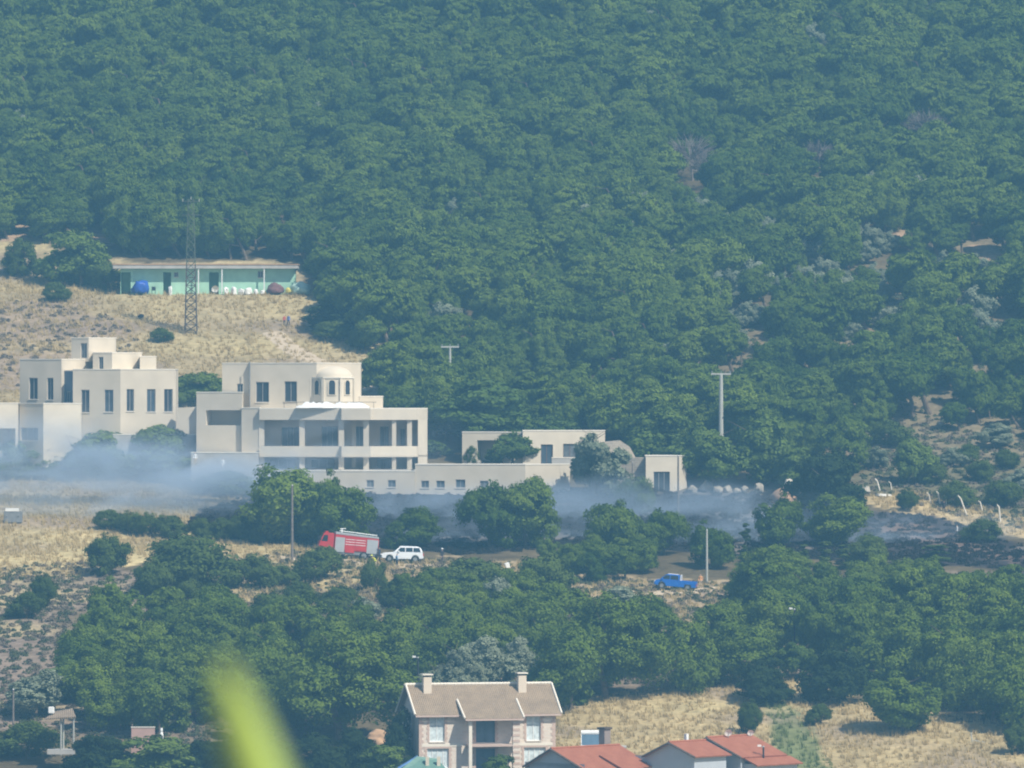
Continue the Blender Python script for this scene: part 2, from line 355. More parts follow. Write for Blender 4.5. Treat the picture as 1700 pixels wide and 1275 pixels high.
# ------------------------------------------------------------------ air and smoke
def volume_mat(name, color, dens, aniso=0.0, noise=None):
    m, t, o = nodes(name)
    v = N(t, 'ShaderNodeVolumePrincipled'); v.inputs['Color'].default_value = (*color, 1); v.inputs['Density'].default_value = dens; v.inputs['Anisotropy'].default_value = aniso
    t.links.new(v.outputs[0], o.inputs['Volume'])
    if noise:
        tc = N(t, 'ShaderNodeTexCoord'); ln = N(t, 'ShaderNodeVectorMath', operation='LENGTH'); ge = N(t, 'ShaderNodeNewGeometry')
        n1 = N(t, 'ShaderNodeTexNoise'); n1.inputs['Scale'].default_value = noise; n1.inputs['Detail'].default_value = 4; n1.inputs['Roughness'].default_value = .55; n1.inputs['Distortion'].default_value = .6
        mp = N(t, 'ShaderNodeMapping'); mp.inputs['Scale'].default_value = (.6, .6, 1.3); mp.inputs['Rotation'].default_value = (0, .25, 0)
        t.links.new(ge.outputs['Position'], mp.inputs[0]); t.links.new(mp.outputs[0], n1.inputs['Vector'])
        t.links.new(tc.outputs['Object'], ln.inputs[0])
        fr = N(t, 'ShaderNodeMapRange', interpolation_type='SMOOTHSTEP'); fr.inputs[1].default_value = 1.0; fr.inputs[2].default_value = 0.25; fr.inputs[3].default_value = 0; fr.inputs[4].default_value = 1
        t.links.new(ln.outputs['Value'], fr.inputs[0])
        nr = N(t, 'ShaderNodeMapRange', interpolation_type='SMOOTHSTEP'); nr.inputs[1].default_value = .33; nr.inputs[2].default_value = .66; nr.inputs[3].default_value = .14; nr.inputs[4].default_value = 1.4
        t.links.new(n1.outputs[0], nr.inputs[0])
        a = N(t, 'ShaderNodeMath', operation='MULTIPLY'); b = N(t, 'ShaderNodeMath', operation='MULTIPLY'); b.inputs[1].default_value = dens
        t.links.new(fr.outputs[0], a.inputs[0]); t.links.new(nr.outputs[0], a.inputs[1]); t.links.new(a.outputs[0], b.inputs[0]); t.links.new(b.outputs[0], v.inputs['Density'])
    return m
bm = bmesh.new(); box(bm, -490, 490, -65, 1765, -62, 200)
hz = bm_obj('haze', bm, volume_mat('hazy_air', (.205, .515, .79), 0.00031)); tag(hz, kind='stuff')

SMOKE = [  # px, py, Y, half sizes (m), density
 (10, 765, 1052, 22, 6, 7.5, .15), (170, 785, 1050, 22, 6, 7.0, .13), (320, 795, 1046, 19, 6, 6.2, .10), (120, 830, 1040, 32, 6, 6.0, .08), (420, 795, 1046, 18, 5, 6.5, .07), (180, 735, 1050, 30, 4, 9.0, .030),
 (640, 850, 1041, 20, 5, 5.4, .10), (820, 852, 1042, 20, 5, 5.6, .10), (990, 845, 1042, 20, 5, 6.0, .10), (1190, 855, 1040, 20, 5, 5.8, .11), (1300, 880, 1030, 14, 4, 5.8, .11),
 (1470, 895, 1022, 18, 4, 5.0, .10), (560, 748, 1052, 22, 3, 8.5, .055), (740, 890, 1024, 16, 4, 4.6, .09), (1590, 890, 1024, 14, 3, 4.2, .08), (1215, 900, 1020, 14, 3, 4.6, .09), (970, 885, 1026, 18, 3, 4.6, .08)
]
sm_me = None
for i, (px, py, Y, ax, ay, az, dn) in enumerate(SMOKE):
    bm = bmesh.new(); bmesh.ops.create_icosphere(bm, subdivisions=3, radius=1.0)
    ob = bm_obj('smoke', bm, volume_mat('drifting_smoke', (.66, .81, 1.0), dn, 0.0, .16))
    ob.location = W(px, py, Y); ob.scale = (ax, ay, az); tag(ob, kind='stuff')
    ob.rotation_euler = (0, -0.04, 0)

# ------------------------------------------------------------------ building tools
def facade(bm, A, B, z0, z1, holes):
    A = Vector(A); B = Vector(B); L = (B - A).length; d = (B - A) / L; n = Vector((d.y, -d.x))
    us = sorted({0, L, *[h[0] for h in holes], *[h[2] for h in holes]}); vs = sorted({z0, z1, *[h[1] for h in holes], *[h[3] for h in holes]})
    P = lambda u, v, dp=0: bm.verts.new((A.x + d.x * u - n.x * dp, A.y + d.y * u - n.y * dp, v))
    for i in range(len(us) - 1):
        for j in range(len(vs) - 1):
            cu, cv = (us[i] + us[i + 1]) / 2, (vs[j] + vs[j + 1]) / 2
            if any(h[0] < cu < h[2] and h[1] < cv < h[3] for h in holes): continue
            bm.faces.new((P(us[i], vs[j]), P(us[i + 1], vs[j]), P(us[i + 1], vs[j + 1]), P(us[i], vs[j + 1])))
    for (u0, v0, u1, v1, dp) in holes:
        bm.faces.new((P(u0, v0), P(u1, v0), P(u1, v0, dp), P(u0, v0, dp))); bm.faces.new((P(u0, v1, dp), P(u1, v1, dp), P(u1, v1), P(u0, v1)))
        bm.faces.new((P(u0, v0), P(u0, v0, dp), P(u0, v1, dp), P(u0, v1))); bm.faces.new((P(u1, v0, dp), P(u1, v0), P(u1, v1), P(u1, v1, dp)))
        if dp > 1: bm.faces.new((P(u0, v0, dp), P(u1, v0, dp), P(u1, v1, dp), P(u0, v1, dp)))
def frame_pane(parent, A, B, u0, v0, u1, v1, dp, kind, fm, gm, bars=1):
    A = Vector(A); B = Vector(B); d = (B - A).normalized(); n = Vector((d.y, -d.x))
    Mx = Matrix(((d.x, -n.x, 0, A.x), (d.y, -n.y, 0, A.y), (0, 0, 1, 0), (0, 0, 0, 1)))
    bm = bmesh.new(); t = .09; y0, y1 = dp - .12, dp - .03
    box(bm, u0, u0 + t, y0, y1, v0, v1, Mx); box(bm, u1 - t, u1, y0, y1, v0, v1, Mx)
    box(bm, u0 + t, u1 - t, y0, y1, v0, v0 + t, Mx); box(bm, u0 + t, u1 - t, y0, y1, v1 - t, v1, Mx)
    for k in range(bars):
        uc = u0 + (u1 - u0) * (k + 1) / (bars + 1); box(bm, uc - .035, uc + .035, y0 + .01, y1 - .005, v0 + t, v1 - t, Mx)
    fo = bm_obj(kind, bm, fm, parent)
    bm = bmesh.new(); box(bm, u0 + .02, u1 - .02, dp - .06, dp - .02, v0 + .02, v1 - .02, Mx); bm_obj('pane', bm, random.choice((M['glass'], M['glass2'], M['glass3'])) if gm is M['glass'] else gm, fo)
    if kind == 'window':
        bm = bmesh.new(); box(bm, u0 - .08, u1 + .08, -.10, .06, v0 - .08, v0 - .004, Mx); bm_obj('sill', bm, M['coping'], fo)
    return fo
def block(parent, chain, top, bot, Y, back=8.0, holes=(), mat='render', name='wall', cope=True, glass='glass', fm='frame', origin=None):
    """chain: photo columns and depth offsets of the visible corners; holes: (edge, px0, py0, px1, py1, kind)"""
    o = origin or Vector((0, 0, 0))
    pts = [Vector(((px - 850) / F * Y - o.x, Y + d - o.y)) for px, d in chain]
    z0, z1 = (637.5 - bot) / F * Y - o.z, (637.5 - top) / F * Y - o.z
    yb = max(p.y for p in pts) + back
    poly = pts + [Vector((pts[-1].x, yb)), Vector((pts[0].x, yb))]
    bm = bmesh.new(); n = len(poly)
    for i in range(n):
        A, B = poly[i], poly[(i + 1) % n]; hs = []
        for h in holes:
            if h[0] != i: continue
            L = (B - A).length; p0, p1 = chain[i][0], chain[i + 1][0]
            u0, u1 = [(q - p0) / (p1 - p0) * L for q in (h[1], h[3])]
            v1, v0 = [(637.5 - q) / F * Y - o.z for q in (h[2], h[4])]
            v0 = max(v0, z0 + .02); u0 = max(u0, .02); u1 = min(u1, L - .02)
            k = h[5]; dp = 3.0 if k == 'room' else .26
            hs.append((u0, v0, u1, v1, dp))
            if k != 'room': frame_pane(parent, A, B, u0, v0, u1, v1, dp, k, M[fm], M[glass], 1 if u1 - u0 < 2 else 2)
        facade(bm, A, B, z0, z1, hs)
    if not cope: bm.faces.new([bm.verts.new((p.x, p.y, z1)) for p in poly])
    w = bm_obj(name, bm, M[mat], parent)
    if cope:
        bm = bmesh.new(); prism(bm, outset(poly, .05), z1, z1 + .13, True, True); bm_obj('coping', bm, M['coping'], parent)
    return w
def hung(parent, name, mat, px0, py0, px1, py1, Y, y0, y1, o):
    a, b = W(px0, py1, Y) - o, W(px1, py0, Y) - o
    bm = bmesh.new(); box(bm, a.x, b.x, Y + y0 - o.y, Y + y1 - o.y, a.z, b.z)
    return bm_obj(name, bm, M[mat], parent)

# ------------------------------------------------------------------ the villa with cubic blocks
Y = 1075; o = Vector(((160 - 850) / F * Y, Y, float(terr((160 - 850) / F * Y, Y))))
V = empty('villa', o, 'cream villa of stacked cubic blocks with tall slim windows and two small roof rooms', 'villa')
block(V, [(28, 6.2), (100, 3.0), (152, 11.0)], 597, 735, Y, 3, [(0, 44, 627, 59, 663, 'window'), (0, 75, 627, 86, 664, 'window')], origin=o)
block(V, [(112, 9.6), (142, 8.2), (183, 14.5)], 561, 600, Y, 2, [(0, 128, 569, 139, 594, 'door')], name='roof_room', origin=o)
block(V, [(150, 6.4), (183, 5.0), (228, 12)], 586, 618, Y, 2, [(0, 160, 592, 168, 613, 'door')], name='roof_room', mat='render2', origin=o)
block(V, [(227, 9.0), (253, 9.3)], 592, 618, Y, 3, name='roof_room', mat='render2', origin=o)
M['dark_blue'] = paint('dark_blue_wall_tone', (.10, .13, .18), .7, .1, .8)  # darker and bluer than the other walls of this villa
block(V, [(85, 5.0), (119.6, 2.6)], 616, 745, Y, 4, [(0, 91, 650, 98, 668, 'window'), (0, 108, 650, 115, 668, 'window')], mat='dark_blue', name='dark_blue_wall', origin=o)
block(V, [(120, 1.4), (200, 0.0), (290, 3.4)], 614, 745, Y, 8,
      [(0, 134, 647, 148, 685, 'window'), (0, 173, 647, 188, 684, 'window'), (1, 210, 646, 222, 683, 'window'), (1, 243, 646, 257, 684, 'window'), (1, 271, 646, 285, 684, 'window')], origin=o)
block(V, [(-60, -5.5), (32, -3.2)], 670, 775, Y, 5, [(0, -40, 711, 28, 748, 'room')], mat='render2', name='terrace_wall', origin=o)
block(V, [(33.5, -1.6), (75, -4.2), (135, -1.0)], 670.5, 775, Y, 2.0, [(0, 36, 710, 66, 731, 'window')], mat='render2', name='terrace_wall', origin=o)
block(V, [(190, -3.5), (332, -2.9)], 722, 770, Y, 2.4, mat='concrete', name='plinth', origin=o)
bm = bmesh.new()
q = [W(px, py, Y) - o for px, py in ((294, 677), (325, 675.5), (362, 708), (362, 724), (294, 724))]
xz_prism(bm, [(p.x, p.z) for p in q], .6, 2.2); bm_obj('stair_wall', bm, M['render'], V)
bm = bmesh.new()
for k in range(7):
    a = W(330 + k * 5, 682 + k * 5.2, Y) - o; box(bm, a.x, a.x + .42, 2.21, 3.6, -1, a.z)
bm_obj('stair', bm, M['concrete'], V)

# ------------------------------------------------------------------ the villa with the domed turret
Y = 1065; o = Vector(((520 - 850) / F * Y, Y, float(terr((520 - 850) / F * Y, Y))))
V = empty('villa', o, 'large cream villa with a domed turret and two storeys of open terraces', 'villa')
block(V, [(366, 6.0), (411, 5.2), (414, 4.4), (525, 2.0), (597, 6.8)], 603.5, 700, Y, 6,
      [(0, 391, 637, 401, 652, 'window'), (2, 423, 634, 445, 668, 'window'), (2, 471, 633, 492, 667, 'window')], origin=o)
block(V, [(595, 6.6), (634, 7.4)], 659, 700, Y, 3, name='parapet', origin=o)
block(V, [(325, 2.2), (402, 0.8)], 652, 765, Y, 3.2, [(0, 341, 681, 400, 706, 'room')], name='wing_wall', origin=o)
block(V, [(401, .2), (431, -.6)], 678, 790, Y, 3, name='pier_wall', origin=o)
block(V, [(318, -1.5), (430, -1.9)], 752, 800, Y, 2.4, name='garden_wall', mat='concrete', origin=o)
bm = bmesh.new(); p = W(413, 603, Y) - o; bar(bm, (p.x, 4.15, p.z - 6.5), (p.x, 4.15, p.z + .25), .07, .07, 8); bm_obj('drainpipe', bm, M['steel'], V)
# turret
cx = W(551, 0, Y).x - o.x; cy = 3.6; rr = mm(38, Y); z0 = W(0, 690, Y).z - o.z; z1 = W(0, 628, Y).z - o.z; zt = W(0, 607.5, Y).z - o.z
pts = [(cx + rr * math.cos(a), cy + rr * math.sin(a)) for a in [R(22.5 + 45 * k) for k in range(8)]]
bm = bmesh.new(); prism(bm, pts, z0, z1); tu = bm_obj('turret', bm, M['render2'], V)
bm = bmesh.new(); prism(bm, outset(pts, .12), z1, z1 + .16, True, True); bm_obj('cornice', bm, M['coping'], tu)
bm = bmesh.new(); nr_, ns_ = 8, 32; rows = []
for i in range(nr_):
    a = i / nr_ * math.pi / 2; rows.append([bm.verts.new((cx + rr * .88 * math.cos(a) * math.cos(2 * math.pi * k / ns_), cy + rr * .88 * math.cos(a) * math.sin(2 * math.pi * k / ns_), z1 + .16 + (zt - z1 - .16) * math.sin(a))) for k in range(ns_)])
ap = bm.verts.new((cx, cy, zt))
for i in range(nr_ - 1):
    for k in range(ns_): bm.faces.new((rows[i][k], rows[i][(k + 1) % ns_], rows[i + 1][(k + 1) % ns_], rows[i + 1][k]))
for k in range(ns_): bm.faces.new((rows[-1][k], rows[-1][(k + 1) % ns_], ap))
bm_obj('dome', bm, M['render2'], V, True)
for k in range(8):
    bm = bmesh.new(); a = R(22.5 + 45 * k); x, y = cx + (rr + .02) * math.cos(a), cy + (rr + .02) * math.sin(a)
    prism(bm, [(x + .24 * math.cos(b), y + .24 * math.sin(b)) for b in [a + R(45 + 90 * j) for j in range(4)]], z0, z1 - .05); bm_obj('pilaster', bm, M['render2'], tu)
def arch(hw, h, n=8): return [(-hw, 0), (hw, 0)] + [(hw * math.cos(a), h - hw + hw * math.sin(a)) for a in [math.pi * i / n for i in range(n + 1)]]
for k, deg in enumerate((-67.5 - 22.5 - 0, -45, -135)):
    a = R(deg); ap_ = rr * math.cos(R(22.5)); ctr = Vector((cx + ap_ * math.cos(a), cy + ap_ * math.sin(a), W(0, 656, Y).z - o.z))
    Mx = Matrix.Translation(ctr) @ Matrix.Rotation(a + R(90), 4, 'Z')
    bm = bmesh.new(); ou, inn = arch(.58, 2.15), arch(.42, 1.95)
    A = [bm.verts.new(Mx @ Vector((p[0], -.12, p[1]))) for p in ou]; B = [bm.verts.new(Mx @ Vector((p[0], -.12, p[1] + .08))) for p in inn]
    C = [bm.verts.new(Mx @ Vector((p[0], -.01, p[1] + .08))) for p in inn]; D = [bm.verts.new(Mx @ Vector((p[0], 0.0, p[1]))) for p in ou]
    for i in range(len(ou)):
        j = (i + 1) % len(ou); bm.faces.new((A[i], A[j], B[j], B[i])); bm.faces.new((B[i], B[j], C[j], C[i])); bm.faces.new((D[i], D[j], A[j], A[i]))
    wo_ = bm_obj('arched_window', bm, M['render2'], V)
    bm = bmesh.new(); xz_prism(bm, [(p[0], p[1] + .08) for p in inn], -.02, -.012); bmesh.ops.transform(bm, matrix=Mx, verts=bm.verts[:]); bm_obj('pane', bm, M['glass'], wo_)
# terraces
CH = [(431, -1.2), (565, -3.2), (568, -4.0), (616, -4.0), (619, -3.1), (694, -.9), (709, 2.4)]
def slab(name, top, bot, mat, depth=5.5, chain=CH, dp=0.0):
    pts = [Vector(((px - 850) / F * Y - o.x, d + dp)) for px, d in chain]
    yb = max(p.y for p in pts) + depth
    bm = bmesh.new(); prism(bm, pts + [Vector((pts[-1].x, yb)), Vector((pts[0].x, yb))], (637.5 - bot) / F * Y - o.z, (637.5 - top) / F * Y - o.z, True, True)
    return bm_obj(name, bm, M[mat], V)
slab('terrace_roof', 679, 697, 'render'); slab('roof_coping', 677.4, 679, 'coping', 5.4)
slab('balcony_floor', 755.5, 758.5, 'render', 5.3); slab('terrace_floor', 779, 785, 'concrete', 5.2, dp=-.12)
def para(name, top, bot):
    pts = [Vector(((px - 850) / F * Y - o.x, d + .05)) for px, d in CH[:-1]]; inn = [p + Vector((0, .28)) for p in pts]
    bm = bmesh.new(); poly = pts + inn[::-1]; prism(bm, poly, (637.5 - bot) / F * Y - o.z, (637.5 - top) / F * Y - o.z, True, True); bm_obj(name, bm, M['render2'], V)
para('balcony_parapet', 740.5, 755.5)
for px0, px1, d in ((430, 439, -.8), (497.5, 506.5, -1.9), (563, 572, -3.3), (604, 613, -3.4), (651, 658, -1.8), (676, 684, -1.1), (584, 591, -.6)):
    for (a, b) in ((697, 740.5 if d != -.6 else 755.5), (758.5, 779)):
        hung(V, 'column', 'render', px0, a, px1, b, Y, d - .25 + .40, d + .95, o)
block(V, [(694, -.9), (709, 2.4)], 697, 790, Y, 2.6, name='end_wall', cope=False, mat='render2', origin=o)
block(V, [(431, 4.3), (566, 2.9), (694, 4.6)], 697, 779, Y, .8, [(0, 466, 709, 496, 755, 'door'), (0, 533, 708, 560, 755, 'door'), (1, 586, 708, 606, 755, 'door'),
      (1, 630, 708, 645, 755, 'door'), (1, 664, 712, 672, 740, 'window'), (0, 446, 762, 490, 778, 'window'), (0, 515, 762, 555, 778, 'window'), (1, 625, 762, 648, 778, 'window')],
      name='terrace_back_wall', cope=False, origin=o)
# roofing sheet and rail on the terrace roof
bm = bmesh.new(); gx = np.linspace(492, 614, 26); gv = []
for i, px in enumerate(gx):
    e = min(1, min(i, 25 - i) / 3.0)
    row = []
    for j in range(5):
        p = W(px, 677.3, Y); h = (.15 + .55 * e * math.sin(math.pi * (j + .4) / 5) * (.55 + .8 * random.random())) if j not in (0, 4) else .02
        row.append(bm.verts.new((p.x, Y - 3.2 + j * .75, p.z + h + .02)))
    gv.append(row)
for i in range(25):
    for j in range(4): bm.faces.new((gv[i][j], gv[i + 1][j], gv[i + 1][j + 1], gv[i][j + 1]))
sh = bm_obj('plastic_sheet', bm, M['white'], None, True); tag(sh, 'crumpled white plastic sheeting lying on the terrace roof below the dome', 'sheet')
R_ = empty('roof_rail', W(470, 677, Y), 'thin dark handrail along the terrace roof in front of the turret', 'rail')
bm = bmesh.new(); bar(bm, (0, -1.6, .78), (mm(155, Y), -1.9, .78), .035); bm_obj('top_rail', bm, M['rust'], R_)
for k in range(8):
    bm = bmesh.new(); x = mm(155, Y) * (k + .1) / 7.3; bar(bm, (x, -1.6 - .3 * k / 7, -.02), (x, -1.6 - .3 * k / 7, .78), .03); bm_obj('rail_post', bm, M['rust'], R_)
# retaining wall
RW = empty('retaining_wall', W(700, 830, Y - 6), 'long cream retaining wall with small square openings below the domed villa', 'wall')
ro = RW.location
block(RW, [(428, -5.0), (690, -6.6)], 782, 870, Y, 1.6, [(0, 610, 796, 622, 808, 'window'), (0, 645, 796, 658, 808, 'window')], origin=ro)
block(RW, [(690.2, -6.4), (872, -7.8), (946, -3.4)], 771, 870, Y, 1.6, [(0, 700, 797, 713, 809, 'window'), (0, 725, 797, 739, 809, 'window'), (0, 757, 795, 773, 809, 'window'), (0, 797, 797, 811, 809, 'window')], origin=ro)

# ------------------------------------------------------------------ low house and stone annex to the right of the villas
Y = 1078; o = Vector(((900 - 850) / F * Y, Y, float(terr(4, Y))))
V = empty('low_house', o, 'single storey flat roofed cream house with brown door between villa and stone annex', 'house')
M['brown_door'] = paint('brown_door_wood', (.17, .10, .075), .6, .2, 2)
block(V, [(868, .6), (1005, 3.6)], 716, 790, Y, 6, [(0, 898, 738, 918, 771, 'door'), (0, 935, 737, 958, 760, 'window')], mat='render2', origin=o, fm='brown_door')
block(V, [(767, 2.6), (868, 1.2)], 718.5, 790, Y, 5, [(0, 792, 731, 834, 772, 'room')], mat='render2', origin=o)
block(V, [(916, -2.2), (968, -1.6)], 760.5, 790, Y, 1.2, mat='concrete', name='parapet', origin=o)
Y2 = 1062; o = Vector(((1090 - 850) / F * Y2, Y2, float(terr(19, Y2))))
V = empty('stone_annex', o, 'small cream and rubble stone annex with one large window beside a dark pole', 'house')
block(V, [(1072, -.4), (1126, .4), (1141, 3.2)], 757.5, 840, Y2, 4, [(0, 1085, 783, 1112, 820, 'window')], mat='render2', origin=o)
block(V, [(996, 2.4), (1071.6, .6)], 760, 845, Y2, 4, mat='stone', name='stone_wall', cope=False, origin=o)
bm = bmesh.new(); q = [W(px, py, Y2) - o for px, py in ((1002, 760), (1003, 734), (1030, 731.5), (1046, 742), (1056, 760))]
xz_prism(bm, [(p.x, p.z) for p in q], 3.2, 7.5); bm_obj('stone_vault', bm, M['stone'], V)

# ------------------------------------------------------------------ green hut at the forest edge
Y = 1178; o = Vector(((345 - 850) / F * Y, Y, float(terr(-45, Y))))
V = empty('hut', o, 'long low mint green hut with deep eave at the forest edge above the villas', 'hut')
block(V, [(200, 0), (490, 0)], 446, 500, Y, 5, [(0, 200.5, 452, 217, 489, 'room'), (0, 271, 452, 284, 489, 'room'), (0, 347, 452, 363, 489, 'room'), (0, 289, 452, 296, 460, 'window'), (0, 428, 450, 437, 461, 'window')], mat='mint', cope=False, origin=o)
hung(V, 'roof', 'concrete', 188, 440, 495, 446, Y, -1.25, 5.4, o)
hung(V, 'roof_edge', 'dirt', 187, 438.3, 496, 440, Y, -1.32, 5.5, o)
for px in (330, 439, 369): hung(V, 'post', 'white', px - .9, 446, px + .9, 489, Y, -1.15, -1.0, o)

# ------------------------------------------------------------------ stone house with the brown tiled roof
Y = 860; yaw = R(15)
o = W(696, 1302, Y); o.z = W(0, 1304, Y).z
H = empty('stone_house', o, 'two storey pale stone house with brown tiled roof, two chimneys and a central porch', 'house', None, yaw)
Wd, Dp = mm(226, Y) / math.cos(yaw), 7.6; ze = mm(1304 - 1181, Y); zr = mm(1304 - 1141, Y) + .15
def hx(px, v=0.0): return (mm(px - 696, Y) + v * math.sin(yaw)) / math.cos(yaw)
def hz_(py): return mm(1304 - py, Y)
PLO, PHI = hx(772), hx(856); PD = 1.7
def hh(px0, py0, px1, py1, dp=.28): return (hx(px0), hz_(py1), hx(px1), hz_(py0), dp)
bm = bmesh.new()
holes = [hh(713, 1191, 738, 1232), hh(874, 1191, 898, 1232), hh(709, 1243, 745, 1276), hh(870, 1243, 906, 1276), hh(790, 1197, 822, 1234), hh(790, 1244, 822, 1290)]
facade(bm, (0, 0), (Wd, 0), -1.5, ze, holes)
facade(bm, (Wd, 0), (Wd, Dp), -1.5, ze, []); facade(bm, (Wd, Dp), (0, Dp), -1.5, ze, []); facade(bm, (0, Dp), (0, 0), -1.5, ze, [])
for x in (0, Wd):
    bm.faces.new([bm.verts.new(p) for p in ((x, 0, ze), (x, Dp, ze), (x, Dp / 2, zr - .12))])
bm_obj('wall', bm, M['stone2'], H)
M['curtain'] = paint('pale_curtained_glass', (.60, .68, .70), .25, .25, 3, 0, 0, .5)
M['bluedoor'] = paint('grey_blue_glazed_door', (.10, .15, .20), .3, .25, 1)
for i, h in enumerate(holes):
    kd = 'window' if i < 4 else 'door'
    fo = frame_pane(H, (0, 0), (Wd, 0), h[0], h[1], h[2], h[3], .28, kd, M['white'] if i < 4 else M['bluedoor'], M['curtain'] if i < 4 else M['bluedoor'], 1 if i in (0, 1, 4, 5) else 3)
    for side in (0, 1):                                     # toothed brick jambs
        bm = bmesh.new(); zz = h[1]; k = 0
        while zz < h[3] - .05:
            wd = .34 if k % 2 else .22; x = h[0] - wd if side == 0 else h[2]; box(bm, x, x + wd, -.035 - .006 * (k % 2), .03, zz, min(zz + .27, h[3])); zz += .272; k += 1
        bm_obj('brick_jamb', bm, M['brick'], fo)
    bm = bmesh.new(); box(bm, h[0] - .34, h[2] + .34, -.05, .03, h[3] + .002, h[3] + .34); bm_obj('lintel', bm, M['brick'], fo)
for x in (-.02, Wd + .02):
    bm = bmesh.new(); z = -1.0; k = 0
    while z < ze - .2:
        wd = .5 if k % 2 else .32
        if x < 1: box(bm, x - .02, x + wd, -.04 - .006 * (k % 2), .32, z, z + .33)
        else: box(bm, x - wd, x + .02, -.04 - .006 * (k % 2), .32, z, z + .33)
        z += .333; k += 1
    bm_obj('quoin', bm, M['brick'], H)
bm = bmesh.new(); box(bm, 0.3, PLO - .3, -.06, .02, hz_(1240), hz_(1235.5)); box(bm, PHI + .3, Wd - .3, -.06, .02, hz_(1240), hz_(1235.5)); bm_obj('string_course', bm, M['coping'], H)
def roof_slab(name, parent, a, b, c, d, mat, th=.14):       # a,b along ridge, c,d along eave (below b, a)
    a, b, c, d = map(Vector, (a, b, c, d)); n = (b - a).cross(d - a); n = n.normalized() * (1 if n.normalized().z > 0 else -1)
    me = bpy.data.meshes.new(name); v = [a, b, c, d]; v2 = [p - n * th for p in v]
    bm = bmesh.new(); t_ = [bm.verts.new(p) for p in v]; u_ = [bm.verts.new(p) for p in v2]
    f0 = bm.faces.new((t_[3], t_[2], t_[1], t_[0])); bm.faces.new(u_)
    for i in range(4): j = (i + 1) % 4; bm.faces.new((t_[i], t_[j], u_[j], u_[i]))
    bmesh.ops.recalc_face_normals(bm, faces=bm.faces[:])
    uv = bm.loops.layers.uv.new('UVMap'); ex = (b - a).normalized(); ey = (d - a) - ex * (d - a).dot(ex); ey.normalize()
    for f in bm.faces:
        for l in f.loops: l[uv].uv = ((l.vert.co - a).dot(ex), (l.vert.co - a).dot(ey))
    return bm_obj(name, bm, M[mat], parent)
ov = .55; sl = (zr - ze) / (Dp / 2)
zlo = ze - ov * sl
roof_slab('roof', H, (-.6, Dp / 2, zr), (Wd + .6, Dp / 2, zr), (Wd + .6, -ov, zlo), (-.6, -ov, zlo), 'brown_tile')
roof_slab('roof', H, (-.6, Dp / 2 + .002, zr), (Wd + .6, Dp / 2 + .002, zr), (Wd + .6, Dp + ov, zlo), (-.6, Dp + ov, zlo), 'brown_tile')
nt_ = 42
for k in range(nt_):
    bm = bmesh.new(); x0 = -.6 + (Wd + 1.2) * k / nt_; bar(bm, (x0, Dp / 2, zr + .02), (x0 + (Wd + 1.2) / nt_ * .97, Dp / 2, zr + .04), .17, .15, 8); bm_obj('ridge_tile', bm, M['coping'], H)
for x in (-.6, Wd + .6):
    bm = bmesh.new(); bar(bm, (x, Dp / 2 - .1, zr + .03), (x, -ov, zlo + .05), .13, .13, 6); bm_obj('verge', bm, M['coping'], H)
    bm = bmesh.new(); bar(bm, (x, Dp / 2 + .1, zr + .03), (x, Dp + ov, zlo + .05), .13, .13, 6); bm_obj('verge', bm, M['coping'], H)
bm = bmesh.new(); box(bm, -.55, Wd + .55, -ov - .10, -ov, zlo - .22, zlo - .02); bm_obj('fascia', bm, M['brick'], H)
# porch
yt = 1.35; zt_ = ze + yt * sl + .16; ye = -PD - .35; zl_ = hz_(1193)
roof_slab('porch_roof', H, (PLO - .55, yt, zt_), (PHI + .45, yt, zt_), (PHI + .45, ye, zl_), (PLO - .55, ye, zl_), 'brown_tile')
for x in (PLO - .55, PHI + .45):
    bm = bmesh.new(); bar(bm, (x, yt, zt_ + .04), (x, ye, zl_ + .05), .13, .13, 6); bm_obj('porch_verge', bm, M['coping'], H)
bm = bmesh.new(); box(bm, PLO - .5, PHI + .4, ye - .08, ye, zl_ - .22, zl_ - .03); bm_obj('porch_fascia', bm, M['brick'], H)
for x0, x1, mt in ((PLO, PLO + .36, 'coping'), (PHI - .75, PHI, 'stone2')):
    bm = bmesh.new(); box(bm, x0, x1, -PD, -PD + .4, -1.5, zl_ - .24); bm_obj('porch_pillar', bm, M[mt], H)
bm = bmesh.new(); box(bm, PLO + .1, PHI - .1, -PD + .05, -.04, hz_(1240), hz_(1236)); bm_obj('porch_floor', bm, M['brick'], H)
for k in range(9):
    bm = bmesh.new(); zz = zl_ - .5 - k * .62
    if zz < 0: break
    box(bm, PHI - .79 + .02 * (k % 2), PHI + .03, -PD - .035, -PD + .44, zz - .28, zz); bm_obj('quoin', bm, M['brick'], H)
for px, tp, bt in ((708, 1122, 1150), (866, 1121, 1148)):
    x = hx(px, Dp / 2 - .9); yv = Dp / 2 - .9; zb = zr - 1.3; zt2 = hz_(tp) + .1
    bm = bmesh.new(); box(bm, x - .45, x + .45, yv - .4, yv + .4, zb, zt2 - .35); ch = bm_obj('chimney', bm, M['chim'], H)
    bm = bmesh.new(); box(bm, x - .38, x + .38, yv - .33, yv + .33, zt2 - .35, zt2 - .15); bm_obj('chimney_vent', bm, M['dark'], ch)
    bm = bmesh.new(); box(bm, x - .6, x + .6, yv - .55, yv + .55, zt2 - .15, zt2); bm_obj('chimney_cap', bm, M['coping'], ch)

